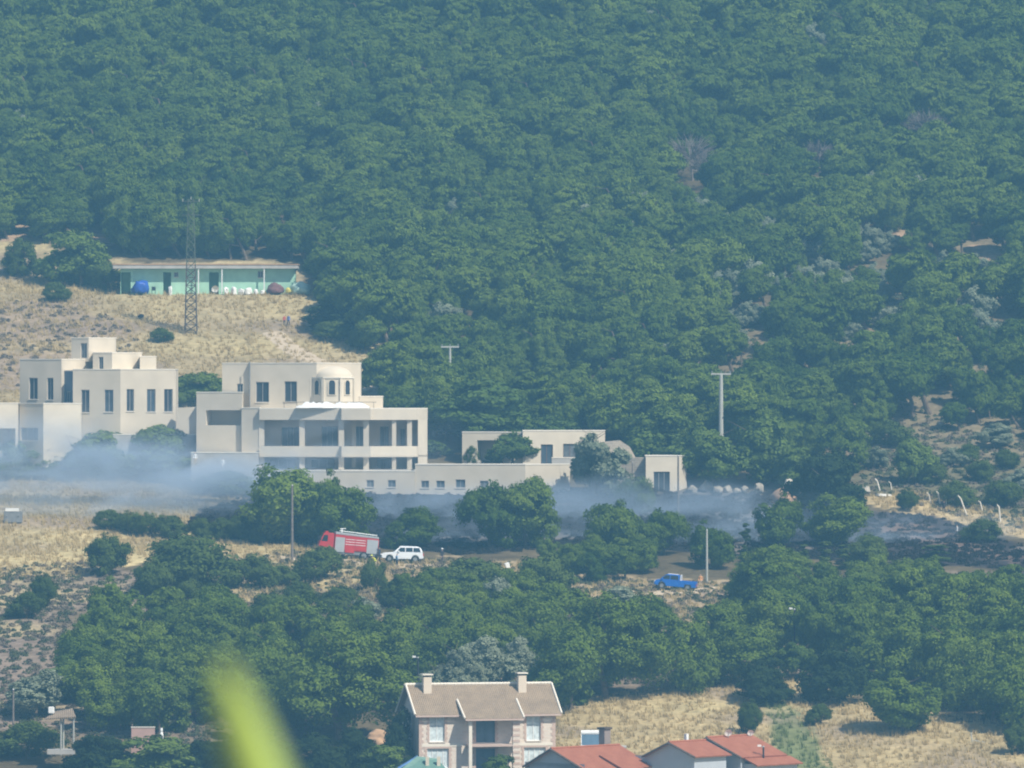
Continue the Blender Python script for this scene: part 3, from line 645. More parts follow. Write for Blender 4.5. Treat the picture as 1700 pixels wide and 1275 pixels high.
# ------------------------------------------------------------------ red tiled houses along the bottom
def red_house(label, apex, L, wr, wl, drop_r, drop_l, Yh, yaw=R(49), windows=(), wallmat='bluegrey'):
    a = W(*apex, Yh); base = float(terr(a.x, Yh)) - .5
    Hh = empty('red_roofed_house', (a.x, a.y, base), label, 'house', None, yaw)
    zr = a.z - base; zR, zL = zr - drop_r, zr - drop_l
    x0, x1 = 0.45, L - .4; yr, yl = -wr + .5, wl - .5
    zr_w = zr - .16; fR = lambda y: zr_w - drop_r * (-y) / wr; fL = lambda y: zr_w - drop_l * y / wl
    bm = bmesh.new()
    hs = [(wl - .5 - h[0] - h[2], h[1], wl - .5 - h[0], h[1] + h[3], .2) for h in windows]
    eR, eL = fR(yr), fL(yl); lo = min(eR, eL)
    facade(bm, (x0, yl), (x0, yr), 0, lo - .02, [(h[0], h[1], h[2], h[3], h[4]) for h in hs])
    for h in hs: frame_pane(Hh, (x0, yl), (x0, yr), h[0], h[1], h[2], h[3], .2, 'window', M['white'], M['glass'], 1)
    for x in (x0, x1):
        bm.faces.new([bm.verts.new(p) for p in ((x, yl, lo - .02), (x, yr, lo - .02), (x, yr, eR), (x, 0, zr_w), (x, yl, eL))])
    facade(bm, (x0, yr), (x1, yr), 0, eR, []); facade(bm, (x1, yr), (x1, yl), 0, lo - .02, []); facade(bm, (x1, yl), (x0, yl), 0, eL, [])
    bm_obj('wall', bm, M[wallmat], Hh)
    roof_slab('roof', Hh, (0, 0, zr), (L, 0, zr), (L, -wr, zR), (0, -wr, zR), 'red_tile'); roof_slab('roof', Hh, (0, .003, zr), (L, .003, zr), (L, wl, zL), (0, wl, zL), 'red_tile')
    n = int(L / .45)
    for k in range(n):
        bm = bmesh.new(); bar(bm, (L * k / n, 0, zr + .01), (L * (k + .97) / n, 0, zr + .03), .14, .12, 6); bm_obj('ridge_tile', bm, M['red_tile'], Hh)
    for yy, z_, in ((-wr, zR), (wl, zL)):
        bm = bmesh.new(); bar(bm, (-.05, 0, zr - .08), (-.05, yy, z_ - .08), .12, .12, 4); bm_obj('barge_board', bm, M['rust'], Hh)
    return Hh, zr
h1, z1_ = red_house('red tiled house with a brick chimney, nearest to the brown roofed stone house', (914, 1242.5), 11.4, 4.9, 3.9, 2.15, 2.0, 835, windows=[(3.3, 6.0, .7, .7)])
h2, z2_ = red_house('middle red tiled house with grey blue gable and a small white chimney', (1110, 1232), 6.2, 3.7, 3.7, 1.45, 1.6, 838, windows=[(1.2, 3.6, .9, 1.1), (4.4, 3.6, .9, 1.1)])
h3, z3_ = red_house('red tiled house with a stepped lower roof and white dishes on its ridge', (1173, 1224), 7.8, 4.9, 3.6, 2.0, 1.7, 844)
roof_slab('lower_roof', h3, (.6, -4.75, z3_ - 2.12), (8.4, -4.75, z3_ - 2.12), (8.4, -6.6, z3_ - 2.85), (.6, -6.6, z3_ - 2.85), 'red_tile')
bm = bmesh.new(); box(bm, 1.0, 8.0, -6.1, -4.42, 0, z3_ - 2.75); bm_obj('lower_wall', bm, M['bluegrey'], h3)
bm = bmesh.new(); box(bm, 9.6, 10.6, .6, 1.4, z1_ - 1.5, z1_ + 1.7); ch = bm_obj('chimney', bm, masonry('dark_brick_chimney', (.22, .13, .11), (.17, .11, .10), (.3, .26, .24), .22, .09), h1)
bm = bmesh.new(); box(bm, 9.45, 10.75, .45, 1.55, z1_ + 1.7, z1_ + 1.9); bm_obj('chimney_cap', bm, M['rust'], ch)
bm = bmesh.new(); box(bm, 3.6, 3.95, .5, .85, z2_ - .6, z2_ + .75); ch = bm_obj('chimney', bm, M['white'], h2)
roof_slab('lower_roof', h1, (5.2, -2.4, z1_ - .80), (8.6, -2.4, z1_ - .80), (8.6, -6.0, z1_ - 2.3), (5.2, -6.0, z1_ - 2.3), 'red_tile')
def dish(name, loc, r, label, cat, az=R(200)):
    e = empty(name, loc, label, cat, None, 0)
    bm = bmesh.new(); rows = []
    for i in range(1, 5):
        q = i / 4; rows.append([bm.verts.new((r * q * math.cos(2 * math.pi * k / 16), -.22 * r * q * q, r * q * math.sin(2 * math.pi * k / 16))) for k in range(16)])
    c0 = bm.verts.new((0, 0, 0))
    for k in range(16): bm.faces.new((c0, rows[0][k], rows[0][(k + 1) % 16]))
    for i in range(3):
        for k in range(16): bm.faces.new((rows[i][k], rows[i + 1][k], rows[i + 1][(k + 1) % 16], rows[i][(k + 1) % 16]))
    d = bm_obj('reflector', bm, M['white'], e, True); d.location = (0, 0, r * 1.25); d.rotation_euler = (R(25), 0, R(10))
    bm = bmesh.new(); bar(bm, (0, .06, -.3), (0, .06, r * 1.2), .03); bm_obj('mast', bm, M['steel'], e)
    bm = bmesh.new(); bar(bm, (0, -.05, r * .5), (0, -.75 * r, r * 1.3), .02); bm_obj('feed_arm', bm, M['steel'], e)
    return e
dish('satellite_dish', W(1209, 1224, 846), .42, 'round white satellite dish on the ridge of the stepped red roof', 'dish')
dish('satellite_dish', W(1246, 1223, 849), .36, 'smaller white dish near the far end of the stepped red roof ridge', 'dish')
# solar heater on a white flat roofed shed
Y = 852; o = W(1002, 1240, Y); b = float(terr(o.x, Y)) - .3
SHD = empty('shed', (o.x, Y, b), 'low white flat roofed shed behind the nearest red roof', 'shed')
bm = bmesh.new(); box(bm, -2.5, 2.4, 0, 3.5, 0, o.z - b - .12); bm_obj('wall', bm, M['white'], SHD)
bm = bmesh.new(); box(bm, -2.6, 2.5, -.1, 3.6, o.z - b - .12, o.z - b); bm_obj('roof', bm, M['concrete'], SHD)
SH = empty('solar_heater', W(981, 1240, Y) + Vector((0, 1, 0)), 'solar water heater with white tank and tilted panel on the white shed', 'solar heater')
bm = bmesh.new(); bar(bm, (-1.05, .75, 1.45), (1.05, .75, 1.45), .3, .3, 14); bm_obj('tank', bm, M['white'], SH)
Mx = Matrix.Translation((0, .1, .75)) @ Matrix.Rotation(R(48), 4, 'X')
bm = bmesh.new(); box(bm, -1.0, 1.0, -.85, .85, -.05, .05, Mx); bm_obj('panel', bm, paint('solar_panel_glass', (.10, .16, .22), .15, .2, 1, 0, 0, .6), SH)
bm = bmesh.new(); box(bm, -1.06, 1.06, -.91, -.85, -.07, .07, Mx); box(bm, -1.06, 1.06, .85, .91, -.07, .07, Mx); box(bm, -1.06, -1.0, -.85, .85, -.07, .07, Mx); box(bm, 1.0, 1.06, -.85, .85, -.07, .07, Mx); bm_obj('panel_frame', bm, M['white'], SH)
for x in (-.85, .85):
    bm = bmesh.new(); bar(bm, (x, .75, 0), (x, .75, 1.2), .035); bm_obj('leg', bm, M['steel'], SH)
    bm = bmesh.new(); bar(bm, (x, -.5, 0), (x, -.42, .25), .035); bm_obj('leg', bm, M['steel'], SH)
# kiosk with blue and green roofs in front of the stone house
Y = 828; o = W(700, 1276, Y); b = float(terr(o.x, Y))
K = empty('kiosk', (o.x, Y, b), 'small kiosk with blue and green sheet roofs below the stone house', 'kiosk')
z = o.z - b
bm = bmesh.new(); box(bm, -2.1, 2.3, 0, 3, 0, z - .1); bm_obj('wall', bm, M['render2'], K)
M['blue_sheet'] = paint('blue_roof_sheet', (.10, .22, .45), .5, .15, 1); M['green_sheet'] = paint('green_roof_sheet', (.13, .24, .20), .5, .15, 1)
roof_slab('blue_roof', K, (-.5, 1.2, z + 1.25), (-.5, 3.4, z + 1.25), (-2.6, 3.4, z), (-2.6, -.5, z), 'blue_sheet')
roof_slab('green_roof', K, (-.49, 1.2, z + 1.25), (1.6, 1.6, z + 1.0), (2.7, -.5, z - .1), (-2.2, -.5, z - .05), 'green_sheet')
for x in (.6, 1.8):
    bm = bmesh.new(); box(bm, x - .18, x + .18, .2, .55, z, z + 1.25); bm_obj('roof_vent', bm, M['render2'], K)

# ------------------------------------------------------------------ poles, pylon, fence posts
def ground(px, py): return hit(px, py)
def t_pole(px, top, base, wpx, arm, label):
    g = ground(px, base); Yp = g.y; zt = W(px, top, Yp).z - g.z; r = mm(wpx, Yp) / 2
    e = empty('power_pole', g, label, 'pole', 'T shaped power poles on the wooded slope')
    bm = bmesh.new(); bar(bm, (0, 0, -.6), (0, 0, zt), r * 1.15, r * .75, 10); bm_obj('pole', bm, M['pole'], e)
    bm = bmesh.new(); a = mm(arm, Yp) / 2; box(bm, -a, a, -.14, .14, zt - .02, zt + .22); bm_obj('crossarm', bm, M['pole'], e)
    for k in (-.9, 0, .9):
        bm = bmesh.new(); bar(bm, (a * k, 0, zt + .22), (a * k, 0, zt + .5), .07, .09, 8); bm_obj('insulator', bm, M['steel'], e)
t_pole(747, 577, 700, 5, 30, 'thinner pale T shaped power pole in the trees above the low house')
t_pole(1197, 622, 765, 8, 33, 'thicker pale T shaped power pole rising from trees behind the stone annex')
def thin_pole(px, top, base, wpx, mat, label, lamp=False):
    g = ground(px, base); Yp = g.y; zt = W(px, top, Yp).z - g.z; r = mm(wpx, Yp) / 2
    e = empty('street_lamp' if lamp else 'utility_pole', g, label, 'street lamp' if lamp else 'pole')
    bm = bmesh.new(); bar(bm, (0, 0, -.5), (0, 0, zt), r * 1.15, r * .8, 8); bm_obj('pole', bm, M[mat], e)
    bm = bmesh.new(); bar(bm, (0, 0, zt), (0, 0, zt + .12), r, r * .5, 8); bm_obj('cap', bm, M['steel'], e)
    if lamp:
        bm = bmesh.new(); bar(bm, (0, 0, zt - .1), (-.3, -.2, zt + .1), .06, .05, 6); bm_obj('arm', bm, M['steel'], e)
        bm = bmesh.new(); box(bm, -.65, -.25, -.38, -.1, zt + .04, zt + .24); bm_obj('lamp_head', bm, M['white'], e)
thin_pole(485, 806, 932, 4.2, 'wood', 'tall wooden pole in front of the double pine left of the fire engine')
thin_pole(1173.5, 880, 968, 3.6, 'pole', 'slim pale pole behind the blue car and the orange clad worker')
thin_pole(1126, 757, 858, 3.4, 'wood', 'dark slim pole at the corner of the stone annex')
thin_pole(1050, 768, 818, 2.2, 'wood', 'short dark stick-like pole against the rubble stone wall')
thin_pole(1319, 1012, 1095, 3, 'dark', 'dark lamp post with white head in the pine belt', True)
thin_pole(694, 1092, 1160, 3, 'dark', 'dark lamp post with white head above the stone house', True)
thin_pole(1267.5, 1240, 1345, 3.6, 'dark', 'lamp post with white head in front of the stepped red roof', True)
thin_pole(22, 1145, 1215, 3.5, 'wood', 'dark wooden pole among olive bushes near the small pavilion')
# lattice pylon
g = ground(317, 553); Yp = g.y
PYL = empty('lattice_pylon', g, 'tall rusty lattice pylon standing on dry grass in front of the green hut', 'pylon')
ht = W(0, 330, Yp).z - g.z; wb, wt = mm(10, Yp), mm(4.5, Yp)
cs = ((-1, -1), (1, -1), (1, 1), (-1, 1))
wm = (wb + wt) / 2
for sx, sy in cs:
    bm = bmesh.new(); bar(bm, (sx * wb, sy * wb, -.4), (sx * wm, sy * wm, ht * .5), .11, .085, 4); lg = bm_obj('leg', bm, M['rust'], PYL)
    bm = bmesh.new(); bar(bm, (sx * wm, sy * wm, ht * .5), (sx * wt, sy * wt, ht), .065, .045, 4); bm_obj('upper_leg', bm, M['galv'], lg)
nb = 17
for part_, k0, k1, mt, r_b in (('lattice_bracing', 0, 8, 'rust', .05), ('upper_bracing', 8, 17, 'galv', .028)):
    bm = bmesh.new()
    for k in range(k0, k1):
        za, zb = ht * k / nb, ht * (k + 1) / nb; wa = wb + (wt - wb) * k / nb; wb2 = wb + (wt - wb) * (k + 1) / nb
        for i in range(4):
            (ax, ay), (bx, by) = cs[i], cs[(i + 1) % 4]
            bar(bm, (ax * wa, ay * wa, za), (bx * wb2, by * wb2, zb), r_b, r_b, 4); bar(bm, (bx * wa, by * wa, za), (ax * wb2, ay * wb2, zb), r_b, r_b, 4)
            bar(bm, (ax * wa, ay * wa, za), (bx * wa, by * wa, za), r_b, r_b, 4)
    tag(bm_obj(part_, bm, M[mt], PYL), kind='stuff')
for zz in (ht - .4, ht - 2.4):
    bm = bmesh.new(); bar(bm, (-1.3, 0, zz), (1.3, 0, zz), .055, .055, 4); bm_obj('crossarm', bm, M['galv'], PYL)
for (x, z) in ((-1.2, ht - .2), (1.2, ht - .2), (0, ht + .1)):
    bm = bmesh.new(); bar(bm, (x, 0, z - .2), (x, 0, z + .2), .06, .06, 8); bm_obj('insulator', bm, M['pole'], PYL)
# leaning fence posts at the burnt edge
FP = [(1455, 795, 1463, 820, 'first, bent concrete post beside the white slab at the burnt edge', 3), (1478, 800, 1481, 813, 'short thin post just behind the bent one by the white slab', 2),
      (1541, 818, 1546, 835, 'short leaning post, lowest of the three together left of the firefighter', 2.2), (1557, 816, 1562, 840, 'tall hooked post close beside the dark clad firefighter', 3),
      (1570, 823, 1572, 842, 'thin straight post just behind the dark clad firefighter', 2), (1593, 823, 1606, 856, 'long strongly leaning post right after the dark clad firefighter', 3),
      (1627, 832, 1632, 850, 'short hooked post in dry grass before the last post', 2.5), (1658, 838, 1661, 866, 'last hooked post of the leaning row, above the man in white', 3)]
for (tx, ty, bx, by, lb, wd) in FP:
    g = ground(bx, by); Yp = g.y; tp = W(tx, ty, Yp) - g; r = mm(wd, Yp) / 2
    e = empty('fence_post', g, 'white ' + lb if not lb.startswith(('first', 'last')) else lb.replace('first, ', 'white ').replace('last', 'last white'), 'fence post', 'leaning white fence posts at the burnt edge')
    bm = bmesh.new(); bar(bm, Vector((0, 0, -.25)), tp * .85, r, r * .9, 6); bm_obj('post', bm, M['coping'], e)
    bm = bmesh.new(); bar(bm, tp * .85, tp + Vector((-.22, 0, .05)), r * .9, r * .7, 6); bm_obj('bent_tip', bm, M['coping'], e)
# white rail at the lower corner
g = ground(1640, 1232); e = empty('rail_fence', g, 'low broken whitish rail fence on the straw slope below shaded pines', 'fence')
for (tx, ty, bx, by) in ((1612, 1216, 1616, 1236), (1646, 1226, 1650, 1243)):
    a, b = W(tx, ty, g.y) - g, W(bx, by + 10, g.y) - g
    bm = bmesh.new(); bar(bm, b, a, .09, .08, 6); bm_obj('post', bm, M['pole'], e)
bm = bmesh.new(); bar(bm, W(1616, 1229, g.y) - g, W(1672, 1240, g.y) - g, .08, .08, 6); bm_obj('rail', bm, M['pole'], e)

# ------------------------------------------------------------------ boulders, mound, loose objects
def rock_mesh(seed, mat, rough=.25):
    r = random.Random(seed); bm = bmesh.new(); bmesh.ops.create_icosphere(bm, subdivisions=2, radius=1)
    for v in bm.verts: v.co *= 1 + rough * (r.random() - .5) * 2
    for v in bm.verts:
        for ax in range(3): v.co[ax] = max(-.78, min(.82, v.co[ax]))
    me = bpy.data.meshes.new('rock'); bm.to_mesh(me); bm.free(); me.materials.append(mat); return me
RKS = [rock_mesh(s, M['boulder']) for s in range(4)]
RK = [(1150, 812, 9, 8, 'pale boulder nearest to the stone annex'), (1172, 809, 13, 15, 'largest tall pale boulder right of the stone annex'), (1192, 814, 10, 9, 'low pale boulder right of the tallest one'),
      (1207, 813, 9, 10, 'squarish pale boulder in the middle of the boulder row'), (1224, 816, 8, 8, 'small pale boulder past the middle of the row'), (1236, 811, 7, 6, 'small white boulder in the row before the grey one'),
      (1260, 812, 11, 13, 'greyish rounded boulder by the ochre mound'), (780, 764, 9, 9, 'reddish cream boulder under the low house porch'), (796, 770, 8, 7, 'flat cream boulder beside the low house porch'),
      (1437, 815, 10, 9, 'pale flat boulder left of the bent white post'), (1310, 955, 9, 8, 'pale boulder in a clearing of the young pines'), (1395, 712, 7, 5, 'small pale boulder on the scrubby right slope'),
      (1562, 704, 6, 5, 'pinkish boulder high on the scrubby right slope'), (735, 716, 15, 9, 'whitish rock under the big tree beside the domed villa'), (250, 963, 14, 5, 'flat pale rock on the brown scrub slope'), (1368, 992, 10, 5, 'ochre flat rock in a gap of the pine belt')]
for i, (px, py, hw, hh_, lb) in enumerate(RK):
    g = ground(px, py + hh_ * .5); o_ = bpy.data.objects.new('boulder', RKS[i % 4]); link(o_)
    o_.location = g + Vector((0, 0, mm(hh_, g.y) * .35)); o_.scale = (mm(hw, g.y), mm(hw, g.y) * .9, mm(hh_, g.y)); o_.rotation_euler = (.5 * math.sin(i * 2.1), .6 * math.cos(i * 1.7), i * 1.3)
    tag(o_, lb, 'boulder', 'pale boulders on the hillside')
g = ground(1305, 832); bm = bmesh.new(); bmesh.ops.create_icosphere(bm, subdivisions=4, radius=1)
for v in bm.verts:
    n_ = float(vn1(v.co.x * 10 + 50, v.co.y * 10 + 80 + v.co.z * 7, 3.3)) - .5; v.co *= 1 + .45 * n_
    v.co.z = v.co.z * (1 - .25 * abs(v.co.x))
o_ = bm_obj('dirt_mound', bm, M['dirt'], None, True); o_.location = g + Vector((0, .5, .1)); o_.scale = (2.2, 2.0, 2.0); tag(o_, 'ochre heap of dug soil beside the dark tree at the burnt edge', 'soil heap')
RKS.append(rock_mesh(9, M['render2'])); o_ = bpy.data.objects.new('boulder', RKS[4]); link(o_); p = W(1312, 803, g.y); o_.location = p; o_.scale = (.95, .8, .7); o_.rotation_euler = (0, .5, .3); tag(o_, 'pale cream block lying on top of the ochre soil heap', 'boulder')
def slab_item(name, px, py, w_, h_, d_, mat, lb, cat, rot=0, group=None):
    g = ground(px, py); bm = bmesh.new(); a = mm(w_, g.y) / 2; hgt = mm(h_, g.y); box(bm, -a, a, -d_ / 2, d_ / 2, -.05, hgt)
    bmesh.ops.bevel(bm, geom=bm.edges[:], offset=min(.06, hgt * .2), segments=2, affect='EDGES')
    o_ = bm_obj(name, bm, M[mat]); o_.location = g; o_.rotation_euler = (0, rot, .3); return tag(o_, lb, cat, group)
slab_item('concrete_slab', 1467, 824, 22, 4, 1.2, 'white', 'white slab lying on the ground beside the bent post', 'slab', .05)
slab_item('white_sack', 843, 943, 8, 9, .5, 'white', 'white sack standing in a gap between dark shrubs', 'sack', -.3)
# grey skip with white top, half hidden by smoke
g = ground(22, 868); e = empty('skip', g, 'grey metal skip with pale top standing in the smoke', 'skip')
bm = bmesh.new(); box(bm, -1.2, 1.2, -.7, .7, 0, 1.5); bmesh.ops.bevel(bm, geom=bm.edges[:], offset=.06, segments=2, affect='EDGES'); bm_obj('body', bm, M['steel'], e)
bm = bmesh.new(); box(bm, -1.0, .7, -.75, .75, 1.503, 1.9); bm_obj('cover', bm, M['white'], e)
for x in (-.8, .8):
    bm = bmesh.new(); bar(bm, (x, -.72, .9), (x, -.9, 1.0), .06); bm_obj('lug', bm, M['steel'], e)
# goods in front of the green hut
def lumpy(name, px, py, wpx, hpx, mat, lb, cat, dy=-1.0, seed=1, group=None, sm=True):
    Yh = 1178; g = W(px, py, Yh); r = random.Random(seed); bm = bmesh.new(); bmesh.ops.create_icosphere(bm, subdivisions=3, radius=1)
    k = [Vector((r.uniform(-1, 1), r.uniform(-1, 1), r.uniform(-1, 1))).normalized() for _ in range(9)]; a = [r.uniform(-.22, .22) for _ in range(9)]
    for v in bm.verts:
        n_ = v.co.normalized(); v.co = n_ * (1 + sum(a[i] * max(0, n_.dot(k[i])) ** 3 for i in range(9)))
        if v.co.z < -.35: v.co.z = -.35 - (v.co.z + .35) * -.1
    if name == 'white_sack':
        bm.free(); o_ = link(bpy.data.objects.new(name, rock_mesh(seed, M[mat], .3))); o_.rotation_euler = (0, 0, seed * .7)
    else:
        for v in bm.verts: v.co *= 1 + .5 * (float(vn1(v.co.x * 9 + seed, v.co.y * 9 + v.co.z * 11 + seed * 5, 3.1)) - .5)
        o_ = bm_obj(name, bm, M[mat], None, sm)
    s = mm(wpx, Yh) / 2; h_ = mm(hpx, Yh)
    yy = Yh + dy; z_ = float(terr(g.x, yy)); o_.location = (g.x, yy, max(z_, g.z) + h_ * .25); o_.scale = (s, s * .7, h_ / 1.35); return tag(o_, lb, cat, group)
M['blue_tarp'] = paint('blue_tarpaulin', (.025, .09, .42), .45, .3, 2, .3); M['mint_tarp'] = paint('pale_mint_tarpaulin', (.45, .62, .52), .6, .15, 2, .3); M['maroon'] = paint('maroon_scrap', (.19, .10, .10), .9, .35, 5, .5); M['yellow'] = paint('yellow_plastic', (.62, .55, .12), .5, .1)
lumpy('tarpaulin', 234, 486, 27, 20, 'blue_tarp', 'blue tarpaulin heaped over goods at the near end of the hut', 'tarpaulin', -1.3, 3)
lumpy('tarpaulin', 499, 487, 34, 18, 'mint_tarp', 'pale mint tarpaulin heap just past the end of the hut', 'tarpaulin', -1.2, 4)
lumpy('scrap_heap', 458, 486, 28, 15, 'maroon', 'maroon brown heap of scrap against the hut wall', 'scrap heap', -1.0, 5)
lumpy('plastic_drum', 479, 486, 9, 8, 'yellow', 'small yellow plastic drum between scrap heap and mint tarpaulin', 'drum', -1.6, 6)
for i, (px, w_, h_) in enumerate(((376, 13, 12), (388, 15, 13), (401, 14, 9), (413, 15, 11), (425, 12, 8), (436, 11, 6))):
    lumpy('white_sack', px, 487, w_, h_, 'white', ['white sack beside the satellite dish by the hut door', 'tallest white sack in the row against the hut', 'flat white sack right after the tallest one', 'broad white sack in the middle of the row', 'low white sack near the end of the row', 'smallest white sack, nearest to the maroon scrap heap'][i], 'sack', -1.1 - .1 * (i % 2), 20 + i, 'white sacks along the hut wall')
lumpy('white_sack', 283.5, 487, 7, 14, 'white', 'slender white sack at the first hut doorway', 'sack', -1.5, 31)
dish('satellite_dish', W(357, 487, 1176.3), .56, 'round white satellite dish standing at the hut doorway', 'dish')
g = ground(234, 530); o_ = bpy.data.objects.new('scrap_heap', lumpy('scrap_heap', 234, 520, 10, 6, 'dark', 'dark scrap lying in dry grass below the blue tarpaulin', 'scrap heap').data)
[x for x in S.objects if x.get('label') == 'dark scrap lying in dry grass below the blue tarpaulin'][0].location = g + Vector((0, 0, .35))
bpy.data.objects.remove(o_)
# chair by the hut
e = empty('garden_chair', W(255, 487, 1176.6), 'dark garden chair beside the blue tarpaulin at the hut', 'chair')
bm = bmesh.new(); box(bm, -.3, .3, -.28, .28, .42, .47); bm_obj('seat', bm, M['dark'], e)
bm = bmesh.new(); box(bm, -.3, .3, .24, .29, .47, 1.0); bm_obj('backrest', bm, M['dark'], e)
for x in (-.26, .26):
    for y in (-.24, .24):
        bm = bmesh.new(); bar(bm, (x, y, -.1), (x, y, .42), .03); bm_obj('leg', bm, M['dark'], e)
# pavilion and garden bits at the lower corner
Yv = 868; o = W(108, 1245, Yv); PV = empty('pavilion', o, 'small open pavilion with sloping grey roof on slim posts', 'pavilion')
def L(px, py, d=0.0): p = W(px, py, Yv) - o; return Vector((p.x, d, p.z))
roof_slab('roof', PV, L(88, 1182.5, 3.0), L(118, 1177.5, 3.0), L(126, 1189, -.3), L(74, 1193, -.3), 'brown_tile')
for px, d in ((101, .2), (122, .2), (103, 2.6), (120, 2.6)):
    bm = bmesh.new(); a = L(px, 1190, d); bar(bm, (a.x, d, -.6), a, .10, .10, 8); bm_obj('post', bm, M['pole'], PV)
bm = bmesh.new(); box(bm, L(78, 0).x, L(124, 0).x, .1, 2.9, -.5, .02); bm_obj('floor', bm, M['concrete'], PV)
q = L(84, 1187, 1.2); bm = bmesh.new(); box(bm, -.35, .35, -.3, .3, 0, .75); bmesh.ops.bevel(bm, geom=bm.edges[:], offset=.08, segments=2, affect='EDGES'); o_ = bm_obj('water_tank', bm, M['white']); o_.location = o + q + Vector((0, 0, .12)); tag(o_, 'white water tank perched on the pavilion roof', 'water tank')
M['pink'] = paint('pale_pink_render', (.50, .32, .27), .9, .12, 1)
for (px0, py0, px1, py1, mt, lb, Yw) in ((218, 1208, 257, 1229, 'pink', 'low pink garden wall in shade under the large pines', 868), (1550, 1166, 1600, 1200, 'render2', 'cream garden wall seen between pine trunks', 905), (1612, 1160, 1655, 1198, 'render2', 'second piece of cream wall behind the last pine trunks', 904)):
    a, b = W(px0, py1, Yw), W(px1, py0, Yw); e = empty('garden_wall', (a.x, Yw, a.z), lb, 'wall')
    bm = bmesh.new(); box(bm, 0, b.x - a.x, 0, .3, -1.5, b.z - a.z); bm_obj('wall_body', bm, M[mt], e)
    bm = bmesh.new(); box(bm, -.05, b.x - a.x + .05, -.05, .35, b.z - a.z, b.z - a.z + .1); bm_obj('coping', bm, M['coping'], e)
Yw = 864; p = W(268, 1234, Yw); e = empty('garden_statue', p, 'white garden statue on a pedestal beside the low pink wall', 'statue')
bm = bmesh.new(); box(bm, -.22, .22, -.22, .22, -1, .35); bm_obj('pedestal', bm, M['white'], e)
bm = bmesh.new(); bar(bm, (0, 0, .35), (0, 0, 1.0), .28, .2, 10); bar(bm, (0, 0, 1.0), (0, 0, 1.35), .2, .1, 10); bar(bm, (0, 0, 1.38), (0, 0, 1.7), .17, .12, 10); bm_obj('figure', bm, M['white'], e)
slab_item('white_planter', 294, 1236, 9, 6, .5, 'white', 'small white planter on shaded ground near the garden statue', 'planter')
# clay bank left of the stone house
bm = bmesh.new(); bmesh.ops.create_icosphere(bm, subdivisions=4, radius=1)
for v in bm.verts: v.co *= 1 + .4 * (float(vn2(v.co.x * 9 + 20, v.co.y * 9 + v.co.z * 8 + 20, 3)) - .5)
o_ = bm_obj('soil_bank', bm, M['dirt'], None, True); g = W(632, 1236, 872); o_.location = g; o_.scale = (1.9, 1.6, 1.5); tag(o_, 'reddish bare soil bank left of the stone house', 'soil heap')

# ------------------------------------------------------------------ vehicles
def wheel(e, x, y, r, wd):
    me = 'wheel'
    bm = bmesh.new(); n = 20; prof = [(r * .62, -wd / 2), (r * .93, -wd / 2), (r, -wd * .32), (r, wd * .32), (r * .93, wd / 2), (r * .62, wd / 2)]
    rows = [[bm.verts.new((p[0] * math.cos(2 * math.pi * k / n), p[1], p[0] * math.sin(2 * math.pi * k / n))) for k in range(n)] for p in prof]
    for i in range(len(prof) - 1):
        for k in range(n): bm.faces.new((rows[i][k], rows[i][(k + 1) % n], rows[i + 1][(k + 1) % n], rows[i + 1][k]))
    ty = bm_obj('wheel', bm, M['tyre'], e, True); ty.location = (x, y, r)
    bm = bmesh.new(); bar(bm, (0, -wd * .44, 0), (0, wd * .44, 0), r * .64, r * .64, 16); bm_obj('rim', bm, M['steel'], ty)
M['tyre'] = paint('black_rubber', (.03, .03, .03), .9, .2)
M['red'] = paint('red_engine_paint', (.50, .035, .035), .35, .1, 1, 0, 0, .5)
M['car_white'] = paint('white_car_paint', (.80, .82, .84), .3, .04, 1, 0, 0, .5)
M['car_blue'] = paint('bright_blue_car_paint', (.015, .14, .55), .28, .08, 1, 0, 0, .5)
M['silver'] = paint('silver_shutter', (.50, .52, .53), .45, .06, 2, 0, .4)
M['carglass'] = paint('tinted_car_glass', (.02, .03, .04), .08, .2, 1, 0, 0, .6)
M['lamp_red'] = paint('red_lamp_lens', (.45, .03, .03), .3, .1)
M['lamp_white'] = paint('clear_lamp_lens', (.8, .8, .78), .15, .05)
def profile_body(e, name, pts, hw, mat, parent=None, bev=.05, taper=None):
    bm = bmesh.new(); xz_prism(bm, pts, -hw, hw)
    if taper:
        z0, z1, k = taper
        for v in bm.verts:
            t_ = min(1, max(0, (v.co.z - z0) / (z1 - z0))); v.co.y *= 1 - k * t_
    bmesh.ops.bevel(bm, geom=[ed for ed in bm.edges if len(ed.link_faces) == 2 and ed.calc_face_angle(0) > .5], offset=bev, segments=2, affect='EDGES')
    o_ = bm_obj(name, bm, M[mat], parent or e); return o_
def arc(cx_, r, z=0.32, n=8): return [(cx_ + r * math.cos(a), z + r * math.sin(a)) for a in [math.pi * (1 - i / n) for i in range(n + 1)]]
